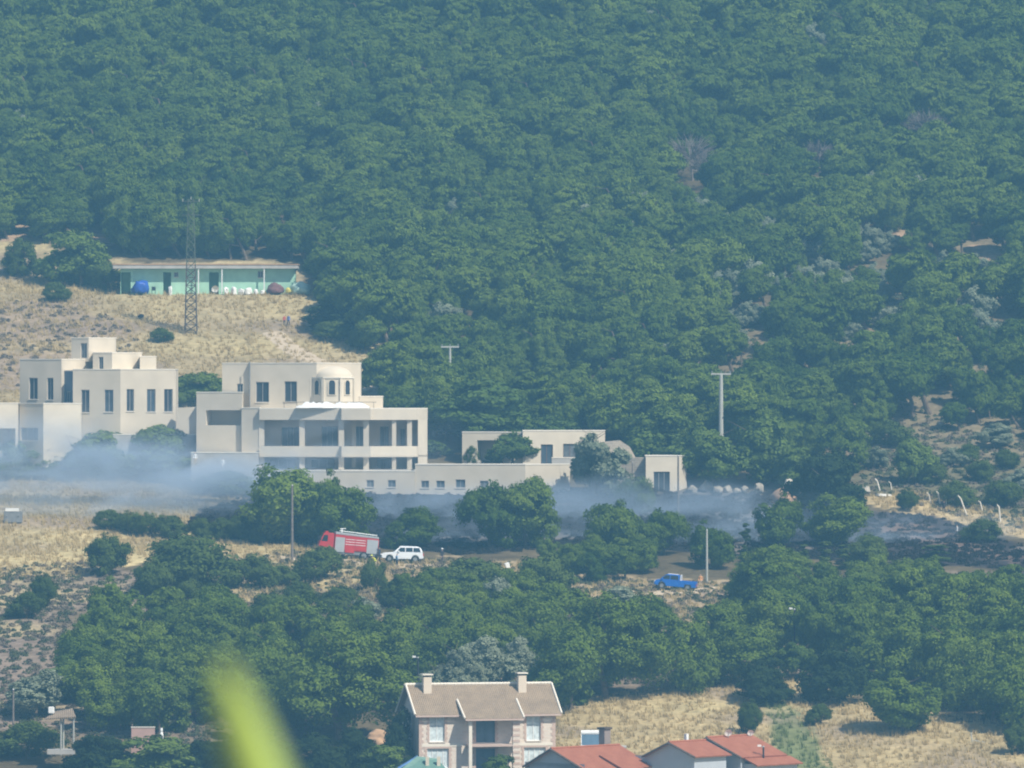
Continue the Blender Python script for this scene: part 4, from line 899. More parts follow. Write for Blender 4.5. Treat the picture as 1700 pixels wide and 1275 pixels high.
def car(px, py, Lpx, yaw, pitch, mat, label, pickup=False):
    g = ground(px, py); e = empty('car', g, label, 'car'); e.rotation_euler = (0, pitch, yaw); Lc = mm(Lpx, g.y); k = Lc / 4.7; e.scale = (k, k, k)
    # local: nose towards -x
    low = [(-2.3, .42), *arc(-1.45, .42, .38)[0:], (-1.0, .34), (1.0, .34), *arc(1.42, .42, .38), (2.3, .42), (2.34, .75), (2.3, 1.08), (-.75, 1.10), (-2.05, .98), (-2.32, .80)]
    profile_body(e, 'body', low, .9, mat, bev=.05)
    cab = [(-1.0, 1.085), (2.28, 1.07), (2.05, 1.62), (1.7, 1.76), (-.05, 1.78), (-.28, 1.74)]
    profile_body(e, 'cabin', cab, .86, mat, bev=.06, taper=(1.08, 1.78, .16))
    for s in (-1, 1):
        for a, b in ((-.62, .28), (.36, 1.12), (1.2, 2.02)):
            bm = bmesh.new(); lo, hi = 1.16, 1.62; yl = s * (.86 * (1 - .16 * .1) + .006); yh = s * (.86 * (1 - .16 * .77) + .006)
            al = a + (.36 if a < 0 else 0); bh = b - (.14 if b > 2 else 0)
            f = [bm.verts.new(p) for p in ((a, yl, lo), (b, yl, lo), (bh, yh, hi), (al, yh, hi))]; bm.faces.new(f)
            r_ = bmesh.ops.extrude_face_region(bm, geom=bm.faces[:]); bmesh.ops.translate(bm, vec=(0, s * -.03, 0), verts=[v for v in r_['geom'] if isinstance(v, bmesh.types.BMVert)])
            bm_obj('side_window', bm, M['carglass'], e)
        bm = bmesh.new(); box(bm, -.55, -.35, s * .93 - .08, s * .93 + .08, 1.1, 1.26); bm_obj('mirror', bm, M[mat], e)
        bm = bmesh.new(); box(bm, -2.36, -2.24, s * .68 - .16, s * .68 + .16, .74, .90); bm_obj('headlight', bm, M['lamp_white'], e)
        bm = bmesh.new(); box(bm, 2.28, 2.37, s * .76 - .10, s * .76 + .10, .72, 1.02); bm_obj('tail_light', bm, M['lamp_red'], e)
    for (x0, z0, x1, z1, nm) in ((-.93, 1.14, -.33, 1.70, 'windscreen'), (2.25, 1.16, 2.09, 1.58, 'rear_window')):
        bm = bmesh.new(); d = Vector((x1 - x0, 0, z1 - z0)); n_ = Vector((-d.z, 0, d.x)).normalized() * (1 if nm == 'windscreen' else -1)
        vs = []
        for off in (.018, -.02):
            for (t_, hw) in ((.03, .74), (.97, .64)):
                for s in (-1, 1): vs.append(bm.verts.new(Vector((x0, 0, z0)) + d * t_ + n_ * off + Vector((0, s * hw, 0))))
        for q in ((0, 1, 3, 2), (4, 6, 7, 5), (0, 2, 6, 4), (1, 5, 7, 3), (0, 4, 5, 1), (2, 3, 7, 6)): bm.faces.new([vs[i] for i in q])
        bm_obj(nm, bm, M['carglass'], e)
    bm = bmesh.new(); box(bm, -2.40, -2.28, -.82, .82, .40, .60); bm_obj('bumper', bm, M['steel'], e)
    bm = bmesh.new(); box(bm, 2.28, 2.40, -.82, .82, .42, .62); bm_obj('bumper', bm, M['steel'], e)
    for x in (-1.45, 1.42):
        for s in (-1, 1): wheel(e, x, s * .78, .37, .24)
    return e
def pickup(px, py, Lpx, yaw, pitch, mat, label):              # nose towards -x, open bed behind
    g = ground(px, py); e = empty('pickup_truck', g, label, 'pickup truck'); e.rotation_euler = (0, pitch, yaw); k = mm(Lpx, g.y) / 5.2; e.scale = (k, k, k)
    low = [(-2.58, .5), (-2.2, .42), *arc(-1.65, .46, .42), (-1.1, .38), (1.0, .38), *arc(1.55, .46, .42), (2.5, .45), (2.62, .62), (2.60, .82), (.52, .82), (.52, 1.16), (-1.7, 1.18), (-2.35, 1.08), (-2.6, .85)]
    profile_body(e, 'body', low, .92, mat, bev=.04)
    profile_body(e, 'cabin', [(-1.95, 1.14), (.50, 1.15), (.46, 1.72), (.36, 1.86), (-.95, 1.88), (-1.2, 1.80)], .88, mat, bev=.05, taper=(1.15, 1.88, .15))
    bm = bmesh.new(); box(bm, -1.0, .30, -.70, .70, 1.87, 1.92); bmesh.ops.bevel(bm, geom=bm.edges[:], offset=.02, segments=1, affect='EDGES'); bm_obj('roof_panel', bm, M['car_white'], e)
    bm = bmesh.new(); box(bm, .505, .535, -.74, .74, 1.22, 1.66); bm_obj('rear_window', bm, M['carglass'], e)
    for s in (-1, 1):
        bm = bmesh.new(); box(bm, .54, 2.60, s * .88 - .035, s * .88 + .035, .82, 1.20); bm_obj('bed_side', bm, M[mat], e)
        bm = bmesh.new(); bar(bm, (.62, s * .80, .84), (.62, s * .72, 1.84), .055, .055, 8); bm_obj('roll_bar', bm, M['car_white'], e)
        for a, b, al, bh in ((-1.72, -.72, -1.22, -.72), (-.64, .36, -.64, .30)):
            bm = bmesh.new(); yl = s * (.88 * .985 + .006); yh = s * (.88 * .88 + .008)
            f = [bm.verts.new(p) for p in ((a, yl, 1.25), (b, yl, 1.25), (bh, yh, 1.74), (al, yh, 1.74))]; bm.faces.new(f)
            r_ = bmesh.ops.extrude_face_region(bm, geom=bm.faces[:]); bmesh.ops.translate(bm, vec=(0, s * -.03, 0), verts=[v for v in r_['geom'] if isinstance(v, bmesh.types.BMVert)])
            bm_obj('side_window', bm, M['carglass'], e)
        bm = bmesh.new(); box(bm, -1.75, -1.55, s * .97 - .09, s * .97 + .09, 1.18, 1.36); bm_obj('mirror', bm, M[mat], e)
        bm = bmesh.new(); box(bm, -2.63, -2.5, s * .7 - .17, s * .7 + .17, .80, .98); bm_obj('headlight', bm, M['lamp_white'], e)
        bm = bmesh.new(); box(bm, 2.56, 2.64, s * .8 - .09, s * .8 + .09, .66, .96); bm_obj('tail_light', bm, M['lamp_red'], e)
    bm = bmesh.new(); box(bm, 2.56, 2.62, -.70, .70, .64, 1.19); bm_obj('tailgate', bm, M[mat], e)
    bm = bmesh.new(); bar(bm, (.62, -.74, 1.84), (.62, .74, 1.84), .055, .055, 8); bm_obj('roll_bar', bm, M['car_white'], e)
    bm = bmesh.new(); n_ = Vector((-.66, 0, .74)).normalized(); vs = []
    for off in (.02, -.02):
        for (x, z, hw) in ((-1.88, 1.22, .74), (-1.26, 1.74, .66)):
            for s in (-1, 1): vs.append(bm.verts.new(Vector((x, s * hw, z)) + n_ * off))
    for q in ((0, 1, 3, 2), (4, 6, 7, 5), (0, 2, 6, 4), (1, 5, 7, 3), (0, 4, 5, 1), (2, 3, 7, 6)): bm.faces.new([vs[i] for i in q])
    bm_obj('windscreen', bm, M['carglass'], e)
    bm = bmesh.new(); box(bm, -2.70, -2.55, -.85, .85, .45, .68); bm_obj('bumper', bm, M['steel'], e)
    for x in (-1.65, 1.55):
        for s in (-1, 1): wheel(e, x, s * .8, .41, .26)
    return e
car(667, 933, 70, R(5), R(-1.5) * -1, 'car_white', 'white off road car parked behind the red fire engine')
pickup(1121, 979, 70, R(-6), R(5), 'car_blue', 'bright blue pickup truck with pale roof stopped on the dry bank')
# fire engine, nose towards -x
g = ground(576, 927); FE = empty('fire_engine', g, 'red fire engine with silver shutters parked beside the double pine', 'fire engine'); FE.rotation_euler = (0, R(5), R(6)); k = mm(99, g.y) / 7.6; FE.scale = (k, k, k)
profile_body(FE, 'chassis', [(-3.7, .55), *arc(-2.65, .58, .5), (-1.9, .5), (1.3, .5), *arc(2.05, .58, .5), (3.8, .55), (3.8, .95), (-3.7, .95)], 1.15, 'steel', bev=.03)
profile_body(FE, 'cab', [(-3.8, .96), (-1.95, .96), (-1.95, 3.05), (-3.25, 3.05), (-3.72, 1.95), (-3.84, 1.5)], 1.2, 'red', bev=.07)
profile_body(FE, 'bumper', [(-4.0, .5), (-3.6, .5), (-3.6, .97), (-4.0, .97)], 1.2, 'red', bev=.04)
for s in (-1, 1):
    bm = bmesh.new(); f = [bm.verts.new(p) for p in ((-3.55, s * 1.206, 1.95), (-2.75, s * 1.206, 1.95), (-2.75, s * 1.206, 2.75), (-3.22, s * 1.206, 2.75))]; bm.faces.new(f)
    r_ = bmesh.ops.extrude_face_region(bm, geom=bm.faces[:]); bmesh.ops.translate(bm, vec=(0, s * -.04, 0), verts=[v for v in r_['geom'] if isinstance(v, bmesh.types.BMVert)]); bm_obj('side_window', bm, M['carglass'], FE)
    bm = bmesh.new(); box(bm, -3.86, -3.72, s * .85 - .2, s * .85 + .2, 1.15, 1.38); bm_obj('headlight', bm, M['lamp_white'], FE)
    bm = bmesh.new(); box(bm, -3.75, -3.6, s * 1.42 - .1, s * 1.42 + .1, 2.0, 2.6); bm_obj('mirror', bm, M['dark'], FE)
bm = bmesh.new(); vs = []
n_ = Vector((-1.1, 0, .47)).normalized()
for off in (.02, -.03):
    for (x, z) in ((-3.70, 2.0), (-3.32, 2.88)):
        for s in (-1, 1): vs.append(bm.verts.new(Vector((x, s * 1.05, z)) + n_ * off))
for q in ((0, 1, 3, 2), (4, 6, 7, 5), (0, 2, 6, 4), (1, 5, 7, 3), (0, 4, 5, 1), (2, 3, 7, 6)): bm.faces.new([vs[i] for i in q])
bm_obj('windscreen', bm, M['carglass'], FE)
bm = bmesh.new(); box(bm, -3.1, -2.7, -.95, .95, 3.055, 3.25); bm_obj('light_bar', bm, M['lamp_red'], FE)
profile_body(FE, 'body', [(-1.85, .97), (3.8, .97), (3.8, 2.78), (-1.85, 2.95)], 1.22, 'red', bev=.05)
profile_body(FE, 'roof_deck', [(-1.8, 2.97), (3.75, 2.80), (3.75, 3.02), (-1.8, 3.28)], 1.2, 'silver', bev=.03)
for s in (-1, 1):
    for x0, x1, mt, z0 in ((-1.75, -.55, 'silver', .75), (-.45, .75, 'red', .75), (.85, 2.1, 'red', 1.15), (2.3, 3.72, 'silver', .85)):
        bm = bmesh.new(); box(bm, x0, x1, s * 1.235 - .02, s * 1.235 + .02, z0, 2.62); sh_ = bm_obj('shutter', bm, M[mt], FE)
        for q in range(3):
            z = 1.75 + q * .32
            if mt == 'red':
                bm = bmesh.new(); box(bm, x0, x1, s * 1.262 - .012, s * 1.262 + .012, z, z + .07); bm_obj('stripe', bm, M['car_white'], sh_)
LA = empty('ladder', (0, 0, 0), None, None); LA.parent = FE
for s in (-.3, .3):
    bm = bmesh.new(); bar(bm, (-1.2, s, 3.42), (3.6, s, 3.2), .05); bm_obj('rail', bm, M['silver'], LA)
for q in range(12):
    bm = bmesh.new(); x = -1.0 + q * .4; bar(bm, (x, -.3, 3.42 - .0458 * (x + 1.2)), (x, .3, 3.42 - .0458 * (x + 1.2)), .03); bm_obj('rung', bm, M['silver'], LA)
bm = bmesh.new(); bar(bm, (-.9, .6, 3.2), (-.9, .6, 3.65), .08); bar(bm, (-1.1, .6, 3.65), (-.4, .6, 3.75), .09, .05); bm_obj('water_monitor', bm, M['white'], FE)
for x in (-2.65, 2.05):
    for s in (-1, 1): wheel(FE, x, s * 1.0, .52, .34)

# ------------------------------------------------------------------ people
M['skin'] = paint('skin', (.42, .26, .19), .6, .06)
def cloth(n, c_): M[n] = paint(n, c_, .85, .12, 6); return n
cloth('navy_cloth', (.03, .04, .08)); cloth('light_blue_cloth', (.30, .45, .65)); cloth('dark_cloth', (.035, .035, .045)); cloth('hi_vis_cloth', (.70, .72, .08)); cloth('white_cloth', (.78, .78, .76))
cloth('orange_cloth', (.75, .38, .16)); cloth('beige_cloth', (.55, .46, .34)); cloth('mid_blue_cloth', (.16, .24, .55)); cloth('red_cloth', (.55, .12, .10)); cloth('hair', (.03, .022, .018)); cloth('black_gear', (.02, .02, .025))
def person(px, py, label, top, legs, face=-90, pose='stand', hat=None, h=1.76, base=None):
    p = base or ground(px, py); e = empty('person', p, label, 'person', None, R(face + 90))
    if pose == 'walk': fl, fr, kl, kr = (-.12, -.32, 0), (.12, .30, .06), (-.11, -.22, .47), (.11, .08, .50)
    elif pose == 'bend': fl, fr, kl, kr = (-.16, .05, 0), (.16, -.05, 0), (-.14, -.06, .47), (.14, -.08, .47)
    else: fl, fr, kl, kr = (-.13, 0, 0), (.14, .04, 0), (-.115, -.02, .48), (.12, .0, .48)
    if pose == 'bend': ch, nk, hd, hd2 = (0, -.28, 1.22), (0, -.42, 1.38), (0, -.50, 1.46), (0, -.56, 1.60)
    else: ch, nk, hd, hd2 = (0, 0, 1.30), (0, -.01, 1.46), (0, -.02, 1.56), (0, -.02, 1.70)
    c_ = Vector(ch)
    V_ = [(0, 0, .92), (0, ch[1] * .5, 1.10), ch, nk, hd, hd2,
          (-.20, c_.y, c_.z + .10), (-.25, c_.y + (.05 if pose != 'bend' else -.05), c_.z - .20), (-.22, c_.y - (.14 if pose != 'walk' else -.1), c_.z - .44), (-.215, c_.y - .19, c_.z - .55),
          (.20, c_.y, c_.z + .10), (.26, c_.y + .04, c_.z - .20), (.24, c_.y - .12, c_.z - .43), (.235, c_.y - .17, c_.z - .54),
          (-.10, 0, .86), kl, (fl[0], fl[1], fl[2] + .09), (fl[0], fl[1] - .18, fl[2] + .04), (.10, 0, .86), kr, (fr[0], fr[1], fr[2] + .09), (fr[0], fr[1] - .18, fr[2] + .04)]
    E_ = [(0, 1), (1, 2), (2, 3), (3, 4), (4, 5), (2, 6), (6, 7), (7, 8), (8, 9), (2, 10), (10, 11), (11, 12), (12, 13), (0, 14), (14, 15), (15, 16), (16, 17), (0, 18), (18, 19), (19, 20), (20, 21)]
    Rd = [.15, .14, .165, .062, .092, .085, .075, .052, .042, .035, .075, .052, .042, .035, .10, .066, .045, .035, .10, .066, .045, .035]
    me = bpy.data.meshes.new('person'); me.from_pydata(V_, E_, []); ob = bpy.data.objects.new('body', me); COL.objects.link(ob)
    md = ob.modifiers.new('skin', 'SKIN'); sv = me.skin_vertices[0].data
    for i, r in enumerate(Rd): sv[i].radius = (r, r * (.72 if i in (0, 1, 2) else 1)); sv[i].use_root = (i == 0)
    sb = ob.modifiers.new('sub', 'SUBSURF'); sb.levels = 1; sb.render_levels = 1
    dg = bpy.context.evaluated_depsgraph_get(); m2 = bpy.data.meshes.new_from_object(ob.evaluated_get(dg)); COL.objects.unlink(ob); bpy.data.objects.remove(ob)
    for n_ in (top, legs, 'skin', 'hair', 'black_gear'): m2.materials.append(M[n_])
    hands = (Vector(V_[9]), Vector(V_[13])); head = Vector(V_[5]); hd_ = Vector(V_[4])
    for f in m2.polygons:
        ce = f.center; mi = 0 if ce.z > .93 else 1
        if (ce - head).length < .17 or (ce - hd_).length < .11: mi = 2
        if (ce - head).length < .2 and (ce.z > head.z + .01 or ce.y > head.y + .04) and ce.z > head.z - .06: mi = 3
        if min((ce - hnd).length for hnd in hands) < .13: mi = 2
        if ce.z < .12: mi = 4
        f.material_index = mi
    m2.shade_smooth(); ob = bpy.data.objects.new('body', m2); link(ob, e)
    if hat:
        bm = bmesh.new(); bmesh.ops.create_uvsphere(bm, u_segments=14, v_segments=8, radius=.135)
        bmesh.ops.delete(bm, geom=[v for v in bm.verts if v.co.z < -.02], context='VERTS')
        for v in bm.verts:
            if v.co.z < .02: v.co.x *= 1.25; v.co.y *= 1.35
        o_ = bm_obj('helmet', bm, M[hat], e, True); o_.location = head + Vector((0, 0, .02))
    e.scale = [h / 1.76] * 3
    return e
person(630, 931, 'person in dark navy work clothes standing at the rear of the fire engine', 'navy_cloth', 'navy_cloth', 160, 'stand', 'black_gear')
person(659, 942, 'person in light blue shirt and dark trousers beside the white car', 'light_blue_cloth', 'dark_cloth', 30, 'stand')
person(624, 944, 'person bending in a bright yellow vest below the fire engine', 'hi_vis_cloth', 'beige_cloth', 200, 'bend', 'hi_vis_cloth')
person(734, 934, 'person in dark clothes with a pale head cover right of the white car', 'dark_cloth', 'dark_cloth', -60, 'walk', 'white_cloth')
person(1163, 976, 'person in orange top and beige trousers between blue pickup and slim pole', 'orange_cloth', 'beige_cloth', -100, 'stand')
person(1567, 853, 'firefighter in dark clothes standing among the leaning white posts', 'dark_cloth', 'black_gear', -110, 'stand', 'black_gear')
person(1589, 893, 'person in white shirt and dark trousers walking over the burnt ground', 'white_cloth', 'dark_cloth', 180, 'walk')
person(324, 775, 'person in white shirt standing behind the bushes of the domed villa garden', 'white_cloth', 'beige_cloth', -80, 'stand', base=W(324, 772, 1058))
person(370, 780, 'person in white clothes on the garden terrace below the domed villa wing', 'white_cloth', 'white_cloth', -60, 'walk', base=W(370, 781, 1057))
person(479, 542, 'person in mid blue shirt and dark trousers on the path below the hut', 'mid_blue_cloth', 'navy_cloth', -120, 'walk')
person(472, 541, 'person in red shirt close beside the one in blue below the hut', 'red_cloth', 'dark_cloth', -70, 'stand', h=1.6)

# ------------------------------------------------------------------ trees
def crown_mesh(name, seed, kind, mat):
    r = np.random.default_rng(seed)
    # lump centres, radii: (width, height of whole crown) in metres
    T = {'pine': (5.4, 5.2, 15, (.9, 1.4), 17000, (.07, .17), .02, 9), 'tall': (4.2, 6.8, 17, (.7, 1.15), 16000, (.07, .19), .10, 16), 'wind': (5.0, 6.2, 15, (.6, 1.1), 15000, (.07, .20), .16, 17),
         'shrub': (4.2, 3.0, 18, (.7, 1.05), 13000, (.05, .12), -.05, 9), 'broad': (6.0, 5.0, 20, (.7, 1.2), 14000, (.09, .20), -.05, 9), 'dark': (5.0, 5.0, 20, (.8, 1.2), 14000, (.08, .18), -.08, 9), 'olive': (5.0, 4.8, 20, (.5, .95), 15000, (.07, .15), .0, 8),
         'grand': (13.0, 12.0, 46, (1.2, 2.1), 36000, (.10, .24), .06, 12), 'spire': (1.3, 4.2, 12, (.35, .6), 5000, (.05, .12), .0, 6)}
    wd, hg, nl, lr, n, sz, z0, ns = T[kind]
    C = []
    while len(C) < nl:
        p = r.uniform(-1, 1, 3); q = (p ** 2).sum()
        if kind == 'spire':
            z = r.random(); k = (1 - z) ** .8 * .75 + .05; a = r.random() * 6.28; C.append((math.cos(a) * k * .5, math.sin(a) * k * .5, z * 2 - 1)); continue
        if kind in ('shrub', 'dark', 'broad', 'olive'): q = p[0] ** 2 + p[1] ** 2 + ((p[2] + 1) / 2) ** 2
        elif kind in ('pine', 'grand'): q = p[0] ** 2 + p[1] ** 2 + ((p[2] + .45) / 1.45) ** 2
        if q > 1: continue
        if r.random() > .35 + .65 * q: continue
        if kind == 'wind':
            t_ = (p[2] + 1) / 2; p[0] *= 1.0 - .35 * t_; p[1] *= 1 - .35 * t_
        if kind in ('tall',): p[:2] *= 1.0 - .3 * (p[2] + 1) / 2
        C.append(tuple(p))
    C = np.array(C); rad = r.uniform(*lr, nl) * (.55 if kind == 'spire' else 1)
    ce = np.stack([C[:, 0] * (wd / 2 - rad * .8), C[:, 1] * (wd / 2 - rad * .8), (C[:, 2] + 1) / 2 * (hg * (1 - max(z0, 0)) - 1.6 * rad) + hg * max(z0, 0) + rad * .8], -1)
    if kind != 'spire':               # a lump that hangs loose of its neighbours is drawn in
        for _ in range(2):
            dd = np.linalg.norm(ce[:, None] - ce[None], axis=2); nbr = (dd < .82 * (rad[:, None] + rad[None])).sum(1) - 1
            lo_ = nbr < 4; ce[lo_] += (ce.mean(0) - ce[lo_]) * .28
    # boughs: smaller lumps on the shell of the large ones; the needles sit on the boughs
    bi = np.repeat(np.arange(nl), ns); bd = r.normal(size=(nl * ns, 3)); bd[:, 2] = bd[:, 2] * .8 + .2; bd /= np.linalg.norm(bd, axis=1)[:, None]
    bc = ce[bi] + bd * (rad[bi] * r.uniform(.70, 1.02, nl * ns))[:, None]; br = rad[bi] * (r.uniform(.22, .40, nl * ns) if kind in ('wind', 'tall') else r.uniform(.30, .56, nl * ns))
    li = r.choice(nl * ns, n * 2, p=br ** 2 / (br ** 2).sum())
    d = r.normal(size=(n * 2, 3)); d[:, 2] = d[:, 2] * .9 + .3; d /= np.linalg.norm(d, axis=1)[:, None]
    p = bc[li] + d * (br[li] * (r.random(n * 2) ** .35) * r.uniform(.8, 1.7 if kind in ('wind', 'tall') else 1.3, n * 2))[:, None] * np.array([1.1, 1.1, .85])
    depth = np.min(np.linalg.norm(p[:, None, :] - ce[None], axis=2) / rad[None], axis=1)
    keep = np.nonzero(depth > .5)[0][:n]; p = p[keep]; d = d[keep]; li = li[keep]; n = len(p)
    big = bd[li]; nn = d * .55 + big * .75 + r.normal(size=(n, 3)) * .42; nn /= np.linalg.norm(nn, axis=1)[:, None]
    up = np.cross(nn, r.normal(size=(n, 3)))
    if kind in ('wind', 'tall'):      # needles swept upwards: long thin sprays
        up = np.array([[0, 0, 1.0]]) + d * .7 + r.normal(size=(n, 3)) * .35; up -= nn * (up * nn).sum(1)[:, None]
    up /= np.linalg.norm(up, axis=1)[:, None]; sd = np.cross(nn, up)
    s = r.uniform(*sz, n)[:, None]; asp = (r.uniform(.22, .45, n) if kind in ('wind', 'tall') else r.uniform(.40, .75, n))[:, None]; s = s * (1.35 if kind in ('wind', 'tall') else 1)
    a = p - up * s; b = p + sd * s * asp + nn * s * .18; c_ = p + up * s; e_ = p - sd * s * asp + nn * s * .18
    v = np.stack([a, b, c_, e_], 1).reshape(-1, 3); f = np.arange(4 * n).reshape(n, 4)
    f = np.concatenate([f[:, [0, 1, 2]], f[:, [0, 2, 3]]], 0)
    me = np_mesh(name, v, f); sh = np.repeat(np.clip(.5 + .35 * r.normal(size=nl * ns)[li] * .35 + .12 * r.normal(size=n), 0, 1), 4)
    at_ = me.attributes.new('shade', 'FLOAT', 'POINT'); at_.data.foreach_set('value', sh.astype(np.float32)); me.materials.append(mat)
    return me, hg, wd
def trunk_mesh(name, seed, hg, wd, mat, multi=False):
    r = random.Random(seed); bm = bmesh.new()
    for q in range(3 if multi else 1):
        p = Vector((r.uniform(-.2, .2) * (q > 0), r.uniform(-.2, .2) * (q > 0), -.6)); rad = .045 * hg * (.6 if multi else .75); n = 5; top = hg * .72
        for k in range(n):
            q2 = Vector((p.x + r.uniform(-.05, .05) * wd * .6, p.y + r.uniform(-.05, .05) * wd * .6, -.6 + (top + .6) * (k + 1) / n)); r2 = rad * .8
            bar(bm, p, q2, rad, r2, 7)
            if k > 0:
                a = r.random() * 6.28; ln = wd * .38 * (1 - k / n * .5); bar(bm, q2, q2 + Vector((math.cos(a) * ln, math.sin(a) * ln, ln * .55)), r2 * .55, r2 * .15, 5)
            p, rad = q2, r2
    me = bpy.data.meshes.new(name); bm.to_mesh(me); bm.free(); me.materials.append(mat); return me
PROTO = {}
def mk(kind, mat, seeds):
    PROTO[kind] = []
    for s_ in seeds:
        me, hg, wd = crown_mesh(kind + '_crown', s_, kind, M[mat]); PROTO[kind].append((me, trunk_mesh(kind + '_trunk', s_, hg, wd, M['bark'], kind in ('shrub', 'olive')), hg, wd))
mk('pine', 'pine', range(1, 6)); mk('dark', 'shadeleaf', (81, 82)); mk('grand', 'pine', (71, 72)); mk('tall', 'pine', range(11, 15)); mk('wind', 'pine', range(21, 27)); mk('shrub', 'maquis', range(31, 35)); mk('broad', 'broad', range(41, 44)); mk('olive', 'olive', range(51, 54)); mk('spire', 'maquis', range(61, 63))
def blob_radius(me, key):         # real extents of the crown, so that it fills the size asked for
    co = np.empty(len(me.vertices) * 3, np.float32); me.vertices.foreach_get('co', co); co = co.reshape(-1, 3)
    return np.percentile(co[:, 0], 98.5) - np.percentile(co[:, 0], 1.5), np.percentile(co[:, 2], 98.8)
EXT = {k: [blob_radius(p[0], k) for p in v] for k, v in PROTO.items()}
NM = {'dark': ('leafy_tree', 'tree'), 'grand': ('pine_tree', 'tree'), 'pine': ('pine_tree', 'tree'), 'tall': ('pine_tree', 'tree'), 'wind': ('pine_tree', 'tree'), 'shrub': ('evergreen_shrub', 'shrub'), 'broad': ('leafy_tree', 'tree'), 'olive': ('olive_tree', 'tree'), 'spire': ('cypress_tree', 'tree')}
TREES = []
def plant(p, w_m, h_m, kind, label, group=None, var=None, lean=0.0, rz=None):
    k = random.randrange(len(PROTO[kind])) if var is None else var % len(PROTO[kind]); cm, trm, _, _ = PROTO[kind][k]; ew, eh = EXT[kind][k]
    e = empty(NM[kind][0], p, label, NM[kind][1], group, 0.0)
    e.rotation_euler = (random.uniform(-.05, .05), -lean, 0)
    rz = random.uniform(0, 6.28) if rz is None else rz
    for nm, me in (('trunk', trm), ('crown', cm)):
        o_ = bpy.data.objects.new(nm, me); link(o_, e); o_.rotation_euler = (0, 0, rz)
    e.scale = (w_m / ew, w_m / ew, h_m / eh); TREES.append((p.x, p.y, w_m)); return e
def tree(px, top, w_, h_, kind, label=None, group=None, lean=0.0, back=0.0):
    g = hit(px, top + h_); Yt = g.y
    if back:
        Yt = g.y + back; g = Vector(((px - 850) / F * Yt, Yt, float(terr((px - 850) / F * Yt, Yt)))); h_ = (637.5 - top) - (g.z / Yt * F)
    return plant(g, mm(w_, Yt), mm(h_, Yt), kind, label, group, None, lean)

